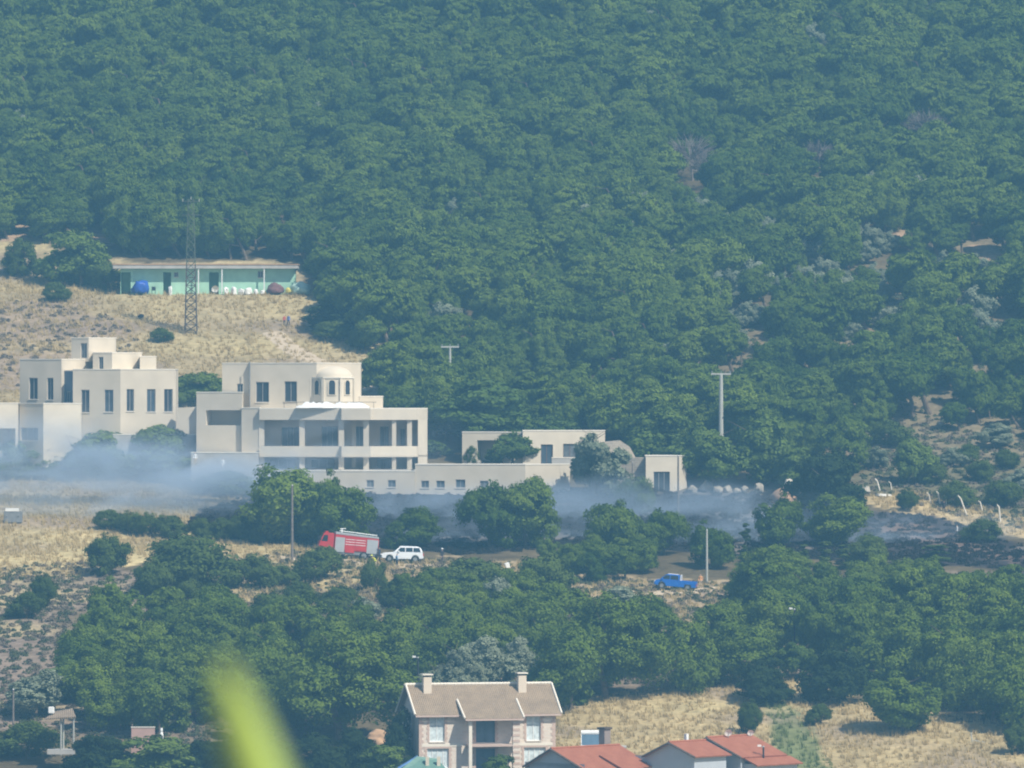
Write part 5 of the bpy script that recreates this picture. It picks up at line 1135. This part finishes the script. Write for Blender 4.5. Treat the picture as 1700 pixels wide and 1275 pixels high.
NAMED = [
 (484, 783, 116, 118, 'pine', 'large dark pine behind the wooden pole, left half of the double pine'), (570, 812, 112, 96, 'pine', 'lower spreading pine hanging over the fire engine'), (535, 800, 70, 105, 'pine', 'pine filling the gap in the middle of the double pine'),
 (812, 810, 80, 100, 'pine', 'rounded pine on the scorched ground, left of the touching pair'), (872, 800, 92, 108, 'pine', 'taller rounded pine on the scorched ground, right of the touching pair'), (682, 846, 64, 64, 'pine', 'small pine behind the white car'),
 (1053, 795, 62, 56, 'shrub', 'dark shrub right in front of the stone annex wall'), (1018, 840, 78, 90, 'pine', 'pine at the burnt edge below the olive and the stone wall'), (1104, 852, 66, 70, 'pine', 'small pine below the stone annex'), (1070, 870, 60, 60, 'pine', 'low pine between the two pines below the annex'),
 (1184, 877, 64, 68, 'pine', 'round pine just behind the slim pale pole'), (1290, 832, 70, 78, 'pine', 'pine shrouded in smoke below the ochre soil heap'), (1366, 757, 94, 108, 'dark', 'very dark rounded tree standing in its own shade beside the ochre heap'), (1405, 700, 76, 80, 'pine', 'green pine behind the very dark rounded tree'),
 (1393, 826, 84, 80, 'pine', 'lighter pine in front of the very dark rounded tree'), (1516, 730, 76, 74, 'broad', 'isolated round green bush on the scrubby right slope'), (1626, 766, 46, 34, 'shrub', 'small dark shrub on the scrubby right slope above the posts'), (1606, 738, 40, 30, 'shrub', 'small shrub highest on the scrubby right slope'),
 (1670, 748, 38, 30, 'shrub', 'dark round shrub at the far edge of the scrubby right slope'), (1508, 815, 36, 34, 'shrub', 'small green shrub between the first and second leaning posts'), (1628, 864, 58, 36, 'shrub', 'green shrub beside the man in white on burnt ground'), (1590, 800, 50, 40, 'shrub', 'grey green shrub just behind the leaning posts'),
 (1238, 870, 18, 52, 'spire', 'slender dark cypress among the young pines'), (1335, 905, 20, 50, 'spire', 'small pointed conifer among young pines below the smoke'),
 (992, 729, 92, 94, 'olive', 'silvery olive tree in front of the rubble stone wall'), (848, 716, 74, 58, 'broad', 'leafy fig-like tree covering the corner of the low house'), (782, 742, 22, 30, 'shrub', 'small bush at the low house porch'),
 (152, 722, 104, 72, 'broad', 'wide bush below the cubic villa, left of the pair'), (262, 714, 92, 84, 'broad', 'rounded bush below the cubic villa, right of the pair'), (153, 697, 30, 34, 'broad', 'small spiky plant against the cubic villa wall'), (268, 669, 64, 52, 'olive', 'thin pale tree in front of the cubic villa windows'),
 (345, 622, 70, 52, 'broad', 'green thicket showing between the two villas'), (300, 628, 50, 46, 'broad', 'green bush close behind the cubic villa corner'), (14, 736, 60, 60, 'broad', 'smoke veiled bush at the garage of the cubic villa'), (70, 745, 70, 50, 'broad', 'low bush in blue smoke below the cubic villa terrace'), (318, 760, 80, 45, 'broad', 'low bush in front of the two people in white'),
 (380, 785, 90, 35, 'shrub', 'low green hedge under the domed villa garden wall'), (448, 765, 30, 30, 'shrub', 'bush in the corner beside the domed villa terrace'), (720, 733, 60, 26, 'broad', 'green bush between domed villa and low house'),
 (172, 893, 76, 60, 'shrub', 'round dark shrub alone on the golden grass'), (312, 893, 148, 88, 'shrub', 'broad dark shrub thicket, largest on the left slope'), (266, 934, 78, 58, 'shrub', 'grey green shrub before the broad dark thicket'), (320, 965, 50, 40, 'shrub', 'small grey shrub below the broad dark thicket'),
 (428, 925, 62, 52, 'shrub', 'dark shrub between broad thicket and wooden pole'), (470, 940, 46, 36, 'shrub', 'small shrub right of the dark one below the wooden pole'), (530, 910, 66, 54, 'shrub', 'round dark shrub just below the fire engine cab'), (620, 934, 40, 48, 'shrub', 'narrow dark shrub below the person in yellow'), (74, 958, 44, 48, 'shrub', 'small dark shrub on the brown scrub slope, upper of two'), (42, 985, 48, 42, 'shrub', 'small dark shrub on the brown scrub slope, lower of two'),
 (905, 925, 92, 82, 'shrub', 'big dark round shrub left of the pale bank'), (795, 930, 110, 62, 'shrub', 'wide dark shrub above the pine belt near the white sack'), (745, 948, 70, 42, 'shrub', 'low green shrub below the white car'), (950, 905, 56, 48, 'pine', 'young pine right of the touching pair'), (985, 898, 52, 54, 'pine', 'second young pine right of the touching pair'),
 (860, 1014, 66, 52, 'olive', 'silvery olive crown highest in the olive group'), (815, 1062, 88, 90, 'olive', 'large silvery olive behind the stone house roof'), (765, 1078, 78, 84, 'olive', 'silvery olive behind the left chimney'), (868, 1062, 60, 80, 'olive', 'silvery olive behind the right chimney'), (720, 1110, 60, 50, 'olive', 'low olive between the left chimney and the big pine'),
 (565, 1058, 196, 172, 'grand', 'huge dense pine left of the stone house'), (1005, 1000, 165, 160, 'grand', 'huge dense pine right of the stone house'), (945, 1050, 100, 130, 'pine', 'pine squeezed between huge pine and stone house roof'), (1080, 995, 90, 130, 'pine', 'right shoulder pine beside the huge pine'),
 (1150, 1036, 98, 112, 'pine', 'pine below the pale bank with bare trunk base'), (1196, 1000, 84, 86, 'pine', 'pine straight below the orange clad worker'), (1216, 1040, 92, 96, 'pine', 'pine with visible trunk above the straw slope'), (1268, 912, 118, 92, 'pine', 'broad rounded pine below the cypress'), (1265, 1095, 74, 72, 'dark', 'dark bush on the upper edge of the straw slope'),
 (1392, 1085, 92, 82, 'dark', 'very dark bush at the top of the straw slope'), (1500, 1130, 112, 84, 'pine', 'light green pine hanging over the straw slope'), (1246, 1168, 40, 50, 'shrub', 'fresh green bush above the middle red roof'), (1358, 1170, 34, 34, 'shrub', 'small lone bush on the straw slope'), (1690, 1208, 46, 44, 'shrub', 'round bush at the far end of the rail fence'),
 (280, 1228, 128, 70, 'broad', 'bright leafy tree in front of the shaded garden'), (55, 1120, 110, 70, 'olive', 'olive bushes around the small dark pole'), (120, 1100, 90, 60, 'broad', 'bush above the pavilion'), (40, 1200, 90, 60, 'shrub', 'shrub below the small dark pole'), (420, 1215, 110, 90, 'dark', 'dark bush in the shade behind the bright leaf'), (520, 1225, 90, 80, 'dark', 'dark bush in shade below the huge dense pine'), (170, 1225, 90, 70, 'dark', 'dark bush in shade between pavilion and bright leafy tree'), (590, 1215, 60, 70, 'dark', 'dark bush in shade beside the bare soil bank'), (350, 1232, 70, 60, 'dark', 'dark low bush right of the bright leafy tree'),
 (560, 975, 60, 42, 'shrub', 'dark shrub on the bank halfway between narrow shrub and pine grove'), (500, 968, 52, 40, 'shrub', 'shrub on the bank below the round dark shrub at the fire engine'), (662, 965, 60, 44, 'shrub', 'spreading shrub on the bank below the white car'), (610, 995, 50, 36, 'olive', 'pale grey bush in the middle of the bank above the grove'), (700, 985, 66, 40, 'shrub', 'low dark shrub at the lower rim of the bank'), (445, 985, 60, 50, 'shrub', 'dense shrub between broad thicket and pine grove'),
 (880, 985, 50, 40, 'shrub', 'small shrub on the pale bank below the big round shrub'), (1030, 975, 60, 30, 'olive', 'pale low bush on the bank left of the blue pickup'), (1540, 770, 50, 34, 'shrub', 'shrub just below the isolated round bush'), (1580, 745, 44, 30, 'olive', 'silvery low bush right of the isolated round bush'), (1450, 745, 46, 34, 'olive', 'silvery bush left of the isolated round bush'), (1650, 705, 60, 40, 'olive', 'silvery bush at the top of the scrubby slope'), (1480, 700, 60, 40, 'shrub', 'dark bush at the top of the scrubby slope'), (1660, 800, 60, 40, 'shrub', 'dark bush behind the last hooked post'), (1690, 780, 50, 40, 'olive', 'silvery bush at the end of the scrubby slope'),
 (1330, 1070, 70, 60, 'broad', 'leafy bush beside the dark lamp post'), (1440, 890, 60, 44, 'shrub', 'low shrub below the lighter pine on scorched ground'), (1555, 905, 40, 34, 'spire', 'small pointed conifer on the ochre strip'), (1370, 900, 22, 44, 'spire', 'slim young conifer left of the ochre strip'), (1400, 905, 26, 40, 'spire', 'second slim young conifer near the ochre strip'),
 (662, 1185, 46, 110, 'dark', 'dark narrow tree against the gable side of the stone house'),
 (640, 1240, 90, 60, 'broad', 'leafy shrub left of the kiosk'), (820, 1258, 60, 50, 'broad', 'small bush in front of the stone house porch'),
 (186, 1028, 62, 62, 'pine', 'small dark pine alone at the top of the lower left grove'), (803, 636, 150, 100, 'broad', 'great dark broadleaf tree behind the low house'), (905, 690, 90, 55, 'broad', 'low broadleaf bush behind the low house roof'), (1090, 688, 108, 84, 'broad', 'broadleaf tree behind the stone annex'), (1182, 712, 120, 98, 'broad', 'broad grey green tree at the foot of the thick power pole'), (1255, 700, 110, 108, 'broad', 'broad tree above the boulder row'), (1172, 742, 56, 62, 'broad', 'dark tree at the right wall of the stone annex'), (1320, 745, 70, 70, 'broad', 'dark tree between boulder row and very dark tree'),
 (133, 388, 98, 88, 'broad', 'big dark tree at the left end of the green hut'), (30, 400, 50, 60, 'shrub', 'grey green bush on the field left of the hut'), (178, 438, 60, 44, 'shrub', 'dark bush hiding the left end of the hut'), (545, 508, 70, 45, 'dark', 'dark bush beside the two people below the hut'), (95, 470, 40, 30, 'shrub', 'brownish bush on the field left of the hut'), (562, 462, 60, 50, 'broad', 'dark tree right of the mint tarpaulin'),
 (560, 535, 60, 28, 'shrub', 'low grey bush on the bank below the hut'), (600, 545, 40, 35, 'shrub', 'low bush at the end of the dry field by the forest'), (270, 545, 30, 22, 'shrub', 'small bush in dry grass left of the pylon'),
]
for (px, top, w_, h_, kind, lb) in NAMED: tree(px, top, w_, h_, kind, lb, back=10.0 if 'right wall of the stone annex' in lb else 0.0)
for n_, (px, top, w_, h_) in enumerate(((185, 848, 50, 30), (215, 852, 46, 34), (250, 855, 46, 36), (285, 858, 46, 34), (330, 862, 40, 34), (365, 862, 44, 36), (400, 858, 44, 40), (432, 868, 40, 34))):
    tree(px, top, w_, h_, 'shrub', ['first', 'second', 'third', 'fourth', 'fifth', 'sixth', 'seventh', 'eighth'][n_] + ' low shrub from the left in the hedge row across the smoky field', 'shrubs of the hedge row across the smoky field')
# the belt of pines between the vehicles and the houses
ORD = 'first second third fourth fifth sixth seventh eighth ninth tenth eleventh twelfth thirteenth fourteenth fifteenth sixteenth seventeenth eighteenth nineteenth twentieth'.split()
ORD += ['twenty ' + o_ for o_ in ORD[:9]] + ['thirtieth'] + ['thirty ' + o_ for o_ in ORD[:9]]
SETS = []
BELT = [('pine grove above the pavilion', [(130,1110),(200,1050),(330,1050),(420,1090),(470,1150),(470,1235),(340,1235),(150,1215)]), ('grove below the fire engine', [(360,1065),(470,1060),(640,1085),(760,1075),(750,1130),(600,1150),(430,1140),(330,1110)]),
        ('thicket left of the blue pickup', [(900,938),(1060,930),(1080,965),(960,968)]), ('thicket right of the blue pickup', [(1200,965),(1320,975),(1500,980),(1690,1000),(1690,1030),(1400,1020),(1230,1010)]),
        ('belt below the burnt slope', [(1240,1050),(1420,1040),(1700,1040),(1700,1150),(1480,1150),(1340,1095),(1240,1085)]), ('grove above the rail fence', [(1540,1150),(1700,1130),(1700,1215),(1600,1205)]),
        ('belt above the stone house', [(640,1080),(760,1060),(930,1060),(930,1130),(660,1135)]), ('scrub above the olive group', [(640,1010),(860,1010),(900,1040),(700,1045)])]
BH = [(75, 105), (70, 100), (38, 60), (40, 62), (80, 115), (90, 120), (70, 95), (50, 70)]
for (zone, poly), (h0, h1_) in zip(BELT, BH):
    xs_ = [p[0] for p in poly]; ys_ = [p[1] for p in poly]; tries = 0; placed = []
    while tries < 500 and len(placed) < 34:
        tries += 1; px, py = random.uniform(min(xs_), max(xs_)), random.uniform(min(ys_), max(ys_))
        if not inside(np.array([px]), np.array([py]), poly)[0]: continue
        g = hit(px, py)
        if any((g.x - q[0].x) ** 2 + ((g.y - q[0].y) * .8) ** 2 < (3.6 if h0 < 70 else 5.2) ** 2 for q in placed): continue
        placed.append((g, random.choice(['pine', 'pine', 'pine', 'tall', 'pine', 'olive' if 'olive' in zone else 'pine']), random.uniform(h0, h1_), px, py))
    SETS.append((zone, placed))
for zone, placed in SETS:
    ym = sorted(q[4] for q in placed)[len(placed) // 2]
    for kind in ('pine', 'tall', 'olive'):
        for rows, sel in (('upper', [q for q in placed if q[1] == kind and q[4] < ym]), ('lower', [q for q in placed if q[1] == kind and q[4] >= ym])):
            for n_, (g, _k, hp, px, py) in enumerate(sorted(sel, key=lambda q: q[3])):
                wp = hp * random.uniform(.8, 1.1) * (.75 if kind == 'tall' else 1)
                plant(g, mm(wp, g.y), mm(hp, g.y), kind, ORD[n_] + {'pine': ' rounded pine', 'tall': ' slim pine', 'olive': ' greyish olive'}[kind] + ' from the left, ' + rows + ' rows of the ' + zone, 'trees of the ' + zone)
# the pine forest on the hill
CLEAR = [(-400, 402), (60, 398), (195, 425), (540, 440), (548, 545), (610, 562), (652, 620), (660, 725), (760, 735), (1010, 735), (1060, 745), (1150, 780), (1300, 800), (1400, 790), (1425, 740), (1560, 728), (2200, 745), (2200, 3000), (-400, 3000)]
SPARSE = [(1180, 520), (1420, 470), (1560, 360), (1800, 360), (1800, 770), (1430, 770), (1400, 710), (1200, 710), (1020, 690), (860, 690), (900, 640), (1100, 620)]
pts = []
Yc = 1085.0
while Yc < 1352:
    sp = 3.7; x = -100 + random.uniform(0, sp)
    while x < 100:
        pts.append((x + random.uniform(-1.6, 1.6), Yc + random.uniform(-1.6, 1.6))); x += sp
    Yc += 3.5
pts = np.array(pts); tz = terr(pts[:, 0], pts[:, 1]); qx, qy = gpix(pts[:, 0], pts[:, 1], tz)
dens = vn1(pts[:, 0] + 300, pts[:, 1], 14) * .6 + vn2(pts[:, 0], pts[:, 1], 5) * .4
ok = ~inside(qx, qy, CLEAR) & ((dens > .24) | (rng.random(len(pts)) < .45))
ok &= ~(inside(qx, qy, SPARSE) & (rng.random(len(pts)) < .58))
for b in ('bare1', 'bare2', 'bare3', 'bare4', 'bare6', 'bare7'): ok &= ~(inside(qx, qy - 8, REG[b]) | inside(qx, qy - 24, REG[b]))
for dx_, dy_ in ((1150, 300), (1172, 318), (1362, 292), (1540, 250)): ok &= ~((abs(qx - dx_) < 34) & (qy > dy_ - 14) & (qy < dy_ + 34))
ok &= ~((abs(qx - 747) < 24) & (qy > 642) & (qy < 712)) & ~((abs(qx - 1197) < 26) & (qy > 724) & (qy < 805))
pts, tz, qx, qy, dens = pts[ok], tz[ok], qx[ok], qy[ok], dens[ok]
if len(TREES):
    T_ = np.array(TREES); dmin = np.min(np.hypot(pts[:, None, 0] - T_[None, :, 0], pts[:, None, 1] - T_[None, :, 1]) - T_[None, :, 2] * .35, axis=1); k_ = dmin > .6
    pts, tz, qx, qy, dens = pts[k_], tz[k_], qx[k_], qy[k_], dens[k_]
n_pine = len([o_ for o_ in S.objects if o_.parent is None and o_.name.split('.')[0] == 'pine_tree'])
order = np.argsort(pts[:, 1]); inview = (qx > 0) & (qx < 1700)
solo = [i for i in order if inview[i]][:max(0, 298 - n_pine)]; solo_s = set(solo)
hgt = (4.6 + 4.2 * rng.random(len(pts)) ** 1.4) * (.72 + .55 * dens); wid = hgt * rng.uniform(.58, .85, len(pts)); ln = np.clip(.27 + .13 * rng.normal(size=len(pts)), -.05, .6)
SIL = inside(qx, qy, [(950, 380), (1250, 360), (1700, 450), (1700, 600), (1300, 560), (1000, 480)])
def fzone(x, y):
    if x < 560: return 'above the green hut'
    if x < 760: return 'behind the domed villa'
    if x < 1010: return 'behind the low house'
    if x < 1230: return 'near the thick power pole'
    if x < 1440: return 'above the boulder row'
    return 'above the scrubby slope'
KD = {i: random.choice(['wind', 'wind', 'tall', 'pine']) for i in solo}; FS = {}
for i in solo: FS.setdefault((KD[i], fzone(qx[i], qy[i])), []).append(i)
for (kind, zn), mem in FS.items():
    ym = sorted(qy[i] for i in mem)[len(mem) // 2]
    for rows, sel in (('upper', [i for i in mem if qy[i] < ym]), ('lower', [i for i in mem if qy[i] >= ym])):
        for n_, i in enumerate(sorted(sel, key=lambda i: qx[i])):
            plant(Vector((pts[i, 0], pts[i, 1], tz[i])), float(wid[i]), float(hgt[i]), kind, ORD[n_] + ' ' + {'wind': 'wind leaning pine', 'tall': 'slim upright pine', 'pine': 'rounded pine'}[kind] + ' from the left, ' + rows + ' row ' + zn, 'forest pines ' + zn, None, float(ln[i]))
rest = np.array([i for i in range(len(pts)) if i not in solo_s])
fm = bpy.data.meshes.new('pine_forest'); fm.vertices.add(len(rest)); fm.vertices.foreach_set('co', np.stack([pts[rest, 0], pts[rest, 1], tz[rest]], -1).astype(np.float32).ravel())
WK = [('wind', k) for k in range(len(PROTO['wind']))] + [('tall', 0), ('tall', 2), ('pine', 1), ('pine', 3), ('olive', 0), ('olive', 1)]
pick = rng.integers(0, 10, len(rest)); om = SIL[rest] & (rng.random(len(rest)) < .5) | (rng.random(len(rest)) < .06); pick[om] = rng.integers(10, 12, om.sum())
a = fm.attributes.new('pick', 'INT', 'POINT'); a.data.foreach_set('value', pick.astype(np.int32))
a = fm.attributes.new('turn', 'FLOAT_VECTOR', 'POINT'); a.data.foreach_set('vector', np.stack([rng.uniform(-.08, .08, len(rest)), -ln[rest], np.zeros(len(rest))], -1).astype(np.float32).ravel())
ew = np.array([EXT[k][v][0] for k, v in WK]); eh = np.array([EXT[k][v][1] for k, v in WK]); hs_ = np.where(om, hgt[rest] * .6, hgt[rest]); ws_ = np.where(om, hgt[rest] * .62, wid[rest])
a = fm.attributes.new('size', 'FLOAT_VECTOR', 'POINT'); a.data.foreach_set('vector', np.stack([ws_ / ew[pick], ws_ / ew[pick], hs_ / eh[pick]], -1).astype(np.float32).ravel())
FO = tag(link(bpy.data.objects.new('pine_forest', fm)), kind='stuff')
ng = bpy.data.node_groups.new('forest_scatter', 'GeometryNodeTree'); ng.interface.new_socket('Geometry', in_out='INPUT', socket_type='NodeSocketGeometry'); ng.interface.new_socket('Geometry', in_out='OUTPUT', socket_type='NodeSocketGeometry')
gi = ng.nodes.new('NodeGroupInput'); go = ng.nodes.new('NodeGroupOutput'); jn = ng.nodes.new('GeometryNodeJoinGeometry')
def named(nm, ty):
    n = ng.nodes.new('GeometryNodeInputNamedAttribute'); n.data_type = ty; n.inputs[0].default_value = nm; return n
nP, nT, nS = named('pick', 'INT'), named('turn', 'FLOAT_VECTOR'), named('size', 'FLOAT_VECTOR')
pout = lambda n: [s_ for s_ in n.outputs if s_.name == 'Attribute' and s_.enabled][0]
src = {}
for o_ in S.objects:
    if o_.name.split('.')[0] in ('trunk', 'crown') and o_.data.name not in src: src[o_.data.name] = o_
def source(me, nm):
    if me.name in src: return src[me.name]
    o_ = bpy.data.objects.new(nm, me); src[me.name] = o_; return o_
for k, (kd, vi) in enumerate(WK):
    cmp_ = ng.nodes.new('FunctionNodeCompare'); cmp_.data_type = 'INT'; cmp_.operation = 'EQUAL'
    ii = [s_ for s_ in cmp_.inputs if s_.enabled and s_.type == 'INT']; ng.links.new(pout(nP), ii[0]); ii[1].default_value = k
    for q, nm in ((0, 'crown'), (1, 'trunk')):
        oi = ng.nodes.new('GeometryNodeObjectInfo'); oi.transform_space = 'ORIGINAL'; oi.inputs['Object'].default_value = source(PROTO[kd][vi][q], nm)
        ip = ng.nodes.new('GeometryNodeInstanceOnPoints'); ng.links.new(gi.outputs[0], ip.inputs['Points']); ng.links.new(cmp_.outputs[0], ip.inputs['Selection'])
        ng.links.new(oi.outputs['Geometry'], ip.inputs['Instance']); ng.links.new(pout(nT), ip.inputs['Rotation']); ng.links.new(pout(nS), ip.inputs['Scale']); ng.links.new(ip.outputs[0], jn.inputs[0])
ng.links.new(jn.outputs[0], go.inputs[0]); md = FO.modifiers.new('scatter', 'NODES'); md.node_group = ng
# bare dead trees high in the forest
for px, py, h_, lb in ((1150, 300, 46, 'bare grey dead tree with spreading limbs high in the forest'), (1172, 318, 40, 'second bare dead tree, lower and wider, beside the spreading one'), (1362, 292, 34, 'small dead tree with reddish bare twigs among upper pines'), (1540, 250, 40, 'dead tree with bare brown twigs near the far upper forest')):
    g = hit(px, py); e = empty('dead_tree', g, lb, 'tree'); r = random.Random(px); H_ = mm(h_, g.y) * 1.7
    bm = bmesh.new(); bar(bm, (0, 0, -.5), (-.3, -.3, H_ * .45), .2, .12, 7); bm_obj('trunk', bm, M['deadwood'], e)
    bm = bmesh.new()
    for k in range(60):
        b = Vector((-.3, -.3, H_ * .45)); d = Vector((r.uniform(-1, 1), r.uniform(-1, .6), r.uniform(.1, 1))).normalized(); m_ = b + d * H_ * .30; bar(bm, b, m_, .06, .045, 4)
        for j in range(6): bar(bm, m_, m_ + (d + Vector((r.uniform(-.9, .9), r.uniform(-.9, .9), r.uniform(-.6, .7)))) * H_ * .2, .035, .012, 3)
    bm_obj('crown', bm, M['deadwood'], e)

# ------------------------------------------------------------------ dry grass and low scrub
def scatter(name, regs, count, fn, mat, excl=()):
    V_, F_, SH, off = [], [], [], 0; got = 0; tries = 0
    while got < count and tries < count * 30:
        B = 4000; tries += B
        x = rng.uniform(-95, 95, B); yv = rng.uniform(835, 1192, B); z = terr(x, yv); px, py = gpix(x, yv, z)
        ok = np.zeros(B, bool)
        for r_ in regs: ok |= inside(px, py, REG[r_])
        for r_ in excl: ok &= ~inside(px, py, REG[r_])
        ok &= (px > -40) & (px < 1740) & (py < 1320)
        if len(TREES):
            pass
        for i in np.nonzero(ok)[0]:
            if got >= count: break
            v, f, s_ = fn(); v = v + np.array([x[i], yv[i], z[i] - .03]); V_.append(v); F_.append(f + off); SH.append(s_); off += len(v); got += 1
    if not V_: return
    me = np_mesh(name, np.concatenate(V_), np.concatenate(F_)); a = me.attributes.new('shade', 'FLOAT', 'POINT'); a.data.foreach_set('value', np.concatenate(SH).astype(np.float32))
    tag(me_obj(name, me, M[mat]), kind='stuff')
def tuft():
    n = 12; a = rng.uniform(0, 6.28, n); r0 = rng.uniform(0, .35, n); h = rng.uniform(.25, .75, n) * rng.uniform(.6, 1.3); lx = rng.normal(0, .16, n) - .08; ly = rng.normal(0, .16, n); wd = rng.uniform(.03, .07, n)
    bx, by = r0 * np.cos(a), r0 * np.sin(a); t_ = rng.uniform(0, 3.14, n); dx, dy = np.cos(t_) * wd, np.sin(t_) * wd
    v = np.stack([np.stack([bx - dx, by - dy, 0 * h], -1), np.stack([bx + dx, by + dy, 0 * h], -1), np.stack([bx + lx, by + ly, h], -1)], 1).reshape(-1, 3)
    return v, np.arange(3 * n).reshape(n, 3), np.repeat(rng.uniform(.3, .85) + rng.uniform(-.1, .1, n), 3)
def bushlet():
    n = 46; R_2 = rng.uniform(.3, .75); d = rng.normal(size=(n, 3)); d[:, 2] = np.abs(d[:, 2]); d /= np.linalg.norm(d, axis=1)[:, None]; p = d * R_2 * np.array([1, 1, .75]) * (rng.random(n)[:, None] ** .3)
    nn = d + rng.normal(size=(n, 3)) * .5; nn /= np.linalg.norm(nn, axis=1)[:, None]; up = np.cross(nn, rng.normal(size=(n, 3))); up /= np.linalg.norm(up, axis=1)[:, None]; sd = np.cross(nn, up); s_ = rng.uniform(.09, .2, n)[:, None]
    v = np.stack([p - up * s_ - sd * s_ * .6, p + sd * s_, p + up * s_], 1).reshape(-1, 3)
    return v, np.arange(3 * n).reshape(n, 3), np.repeat(np.clip(rng.uniform(.1, .9) + rng.uniform(-.2, .2, n), 0, 1), 3)
scatter('dry_grass', ('hutfield', 'gold', 'straw', 'bank', 'fencegold', 'midfield'), 15000, tuft, 'straw', ('burnt', 'greenpatch'))
scatter('brown_scrub', ('scrubslope', 'mauve', 'rightslope', 'bank', 'groves'), 3600, bushlet, 'scrub', ('burnt',))
scatter('green_scrub', ('scrubslope', 'sparse', 'rightslope', 'rightslope', 'bank', 'bare6', 'groves'), 5200, bushlet, 'scrubg', ('burnt',))

# ------------------------------------------------------------------ sapling close to the camera: one bright leaf rises into the picture, out of focus
YL = 9.0; tip = W(366, 1100, YL); low = W(520, 1340, YL); g = Vector((low.x + .05, YL, float(terr(low.x, YL))))
SA = empty('sapling', g, 'bright green out of focus leaf tip of a sapling close to the viewer', 'plant')
M['leaf'] = foliage('fresh_leaf', (.44, .58, .15), (.54, .66, .21), .3); M['stem'] = paint('green_stem', (.12, .16, .05), .7, .2, 5)
st = low - g + Vector((0, 0, -.12))
bm = bmesh.new(); bar(bm, (0, 0, -.2), st * .6 + Vector((.04, 0, 0)), .022, .014, 8); bar(bm, st * .6 + Vector((.04, 0, 0)), st, .014, .006, 8); bm_obj('stem', bm, M['stem'], SA)
def leaf(base, end, wd, fold, bend):
    d = end - base; L_ = d.length; d = d / L_; s = d.cross(Vector((0, 1, 0))).normalized(); n_ = s.cross(d).normalized()
    if n_.y > 0: n_ = -n_
    bm = bmesh.new(); rows = []; K = 14
    for i in range(K + 1):
        t_ = i / K; c_ = base + d * L_ * t_ + s * bend * math.sin(math.pi * t_); hw = wd * math.sin(math.pi * min(1, (t_ * .93 + .03))) ** .75 + .0005
        rows.append([bm.verts.new(c_ + s * hw * k_ - n_ * abs(k_) * hw * fold) for k_ in (-1, -.5, 0, .5, 1)])
    for i in range(K):
        for k_ in range(4): bm.faces.new((rows[i][k_], rows[i][k_ + 1], rows[i + 1][k_ + 1], rows[i + 1][k_]))
    return bm
ob = bm_obj('leaf', leaf(st, tip - g, .031, .95, .006), M['leaf'], SA, True)
r = random.Random(3)
for k in range(7):
    b = st * (.45 + .07 * k) + Vector((.02, 0, 0)); en = b + Vector((r.choice((-1, 1)) * r.uniform(.12, .2), r.uniform(-.1, .1), r.uniform(-.08, .02)))
    bm_obj('leaf', leaf(b, en, .026, .4, .01), M['leaf'], SA, True)
M['char'] = foliage('charred_scrub', (.012, .011, .011), (.045, .038, .032), .05)
scatter('charred_scrub', ('burnt',), 3000, bushlet, 'char')
M['green_straw'] = foliage('fresh_grass', (.12, .16, .05), (.24, .27, .10), .2)
scatter('green_grass', ('greenpatch',), 1800, tuft, 'green_straw')
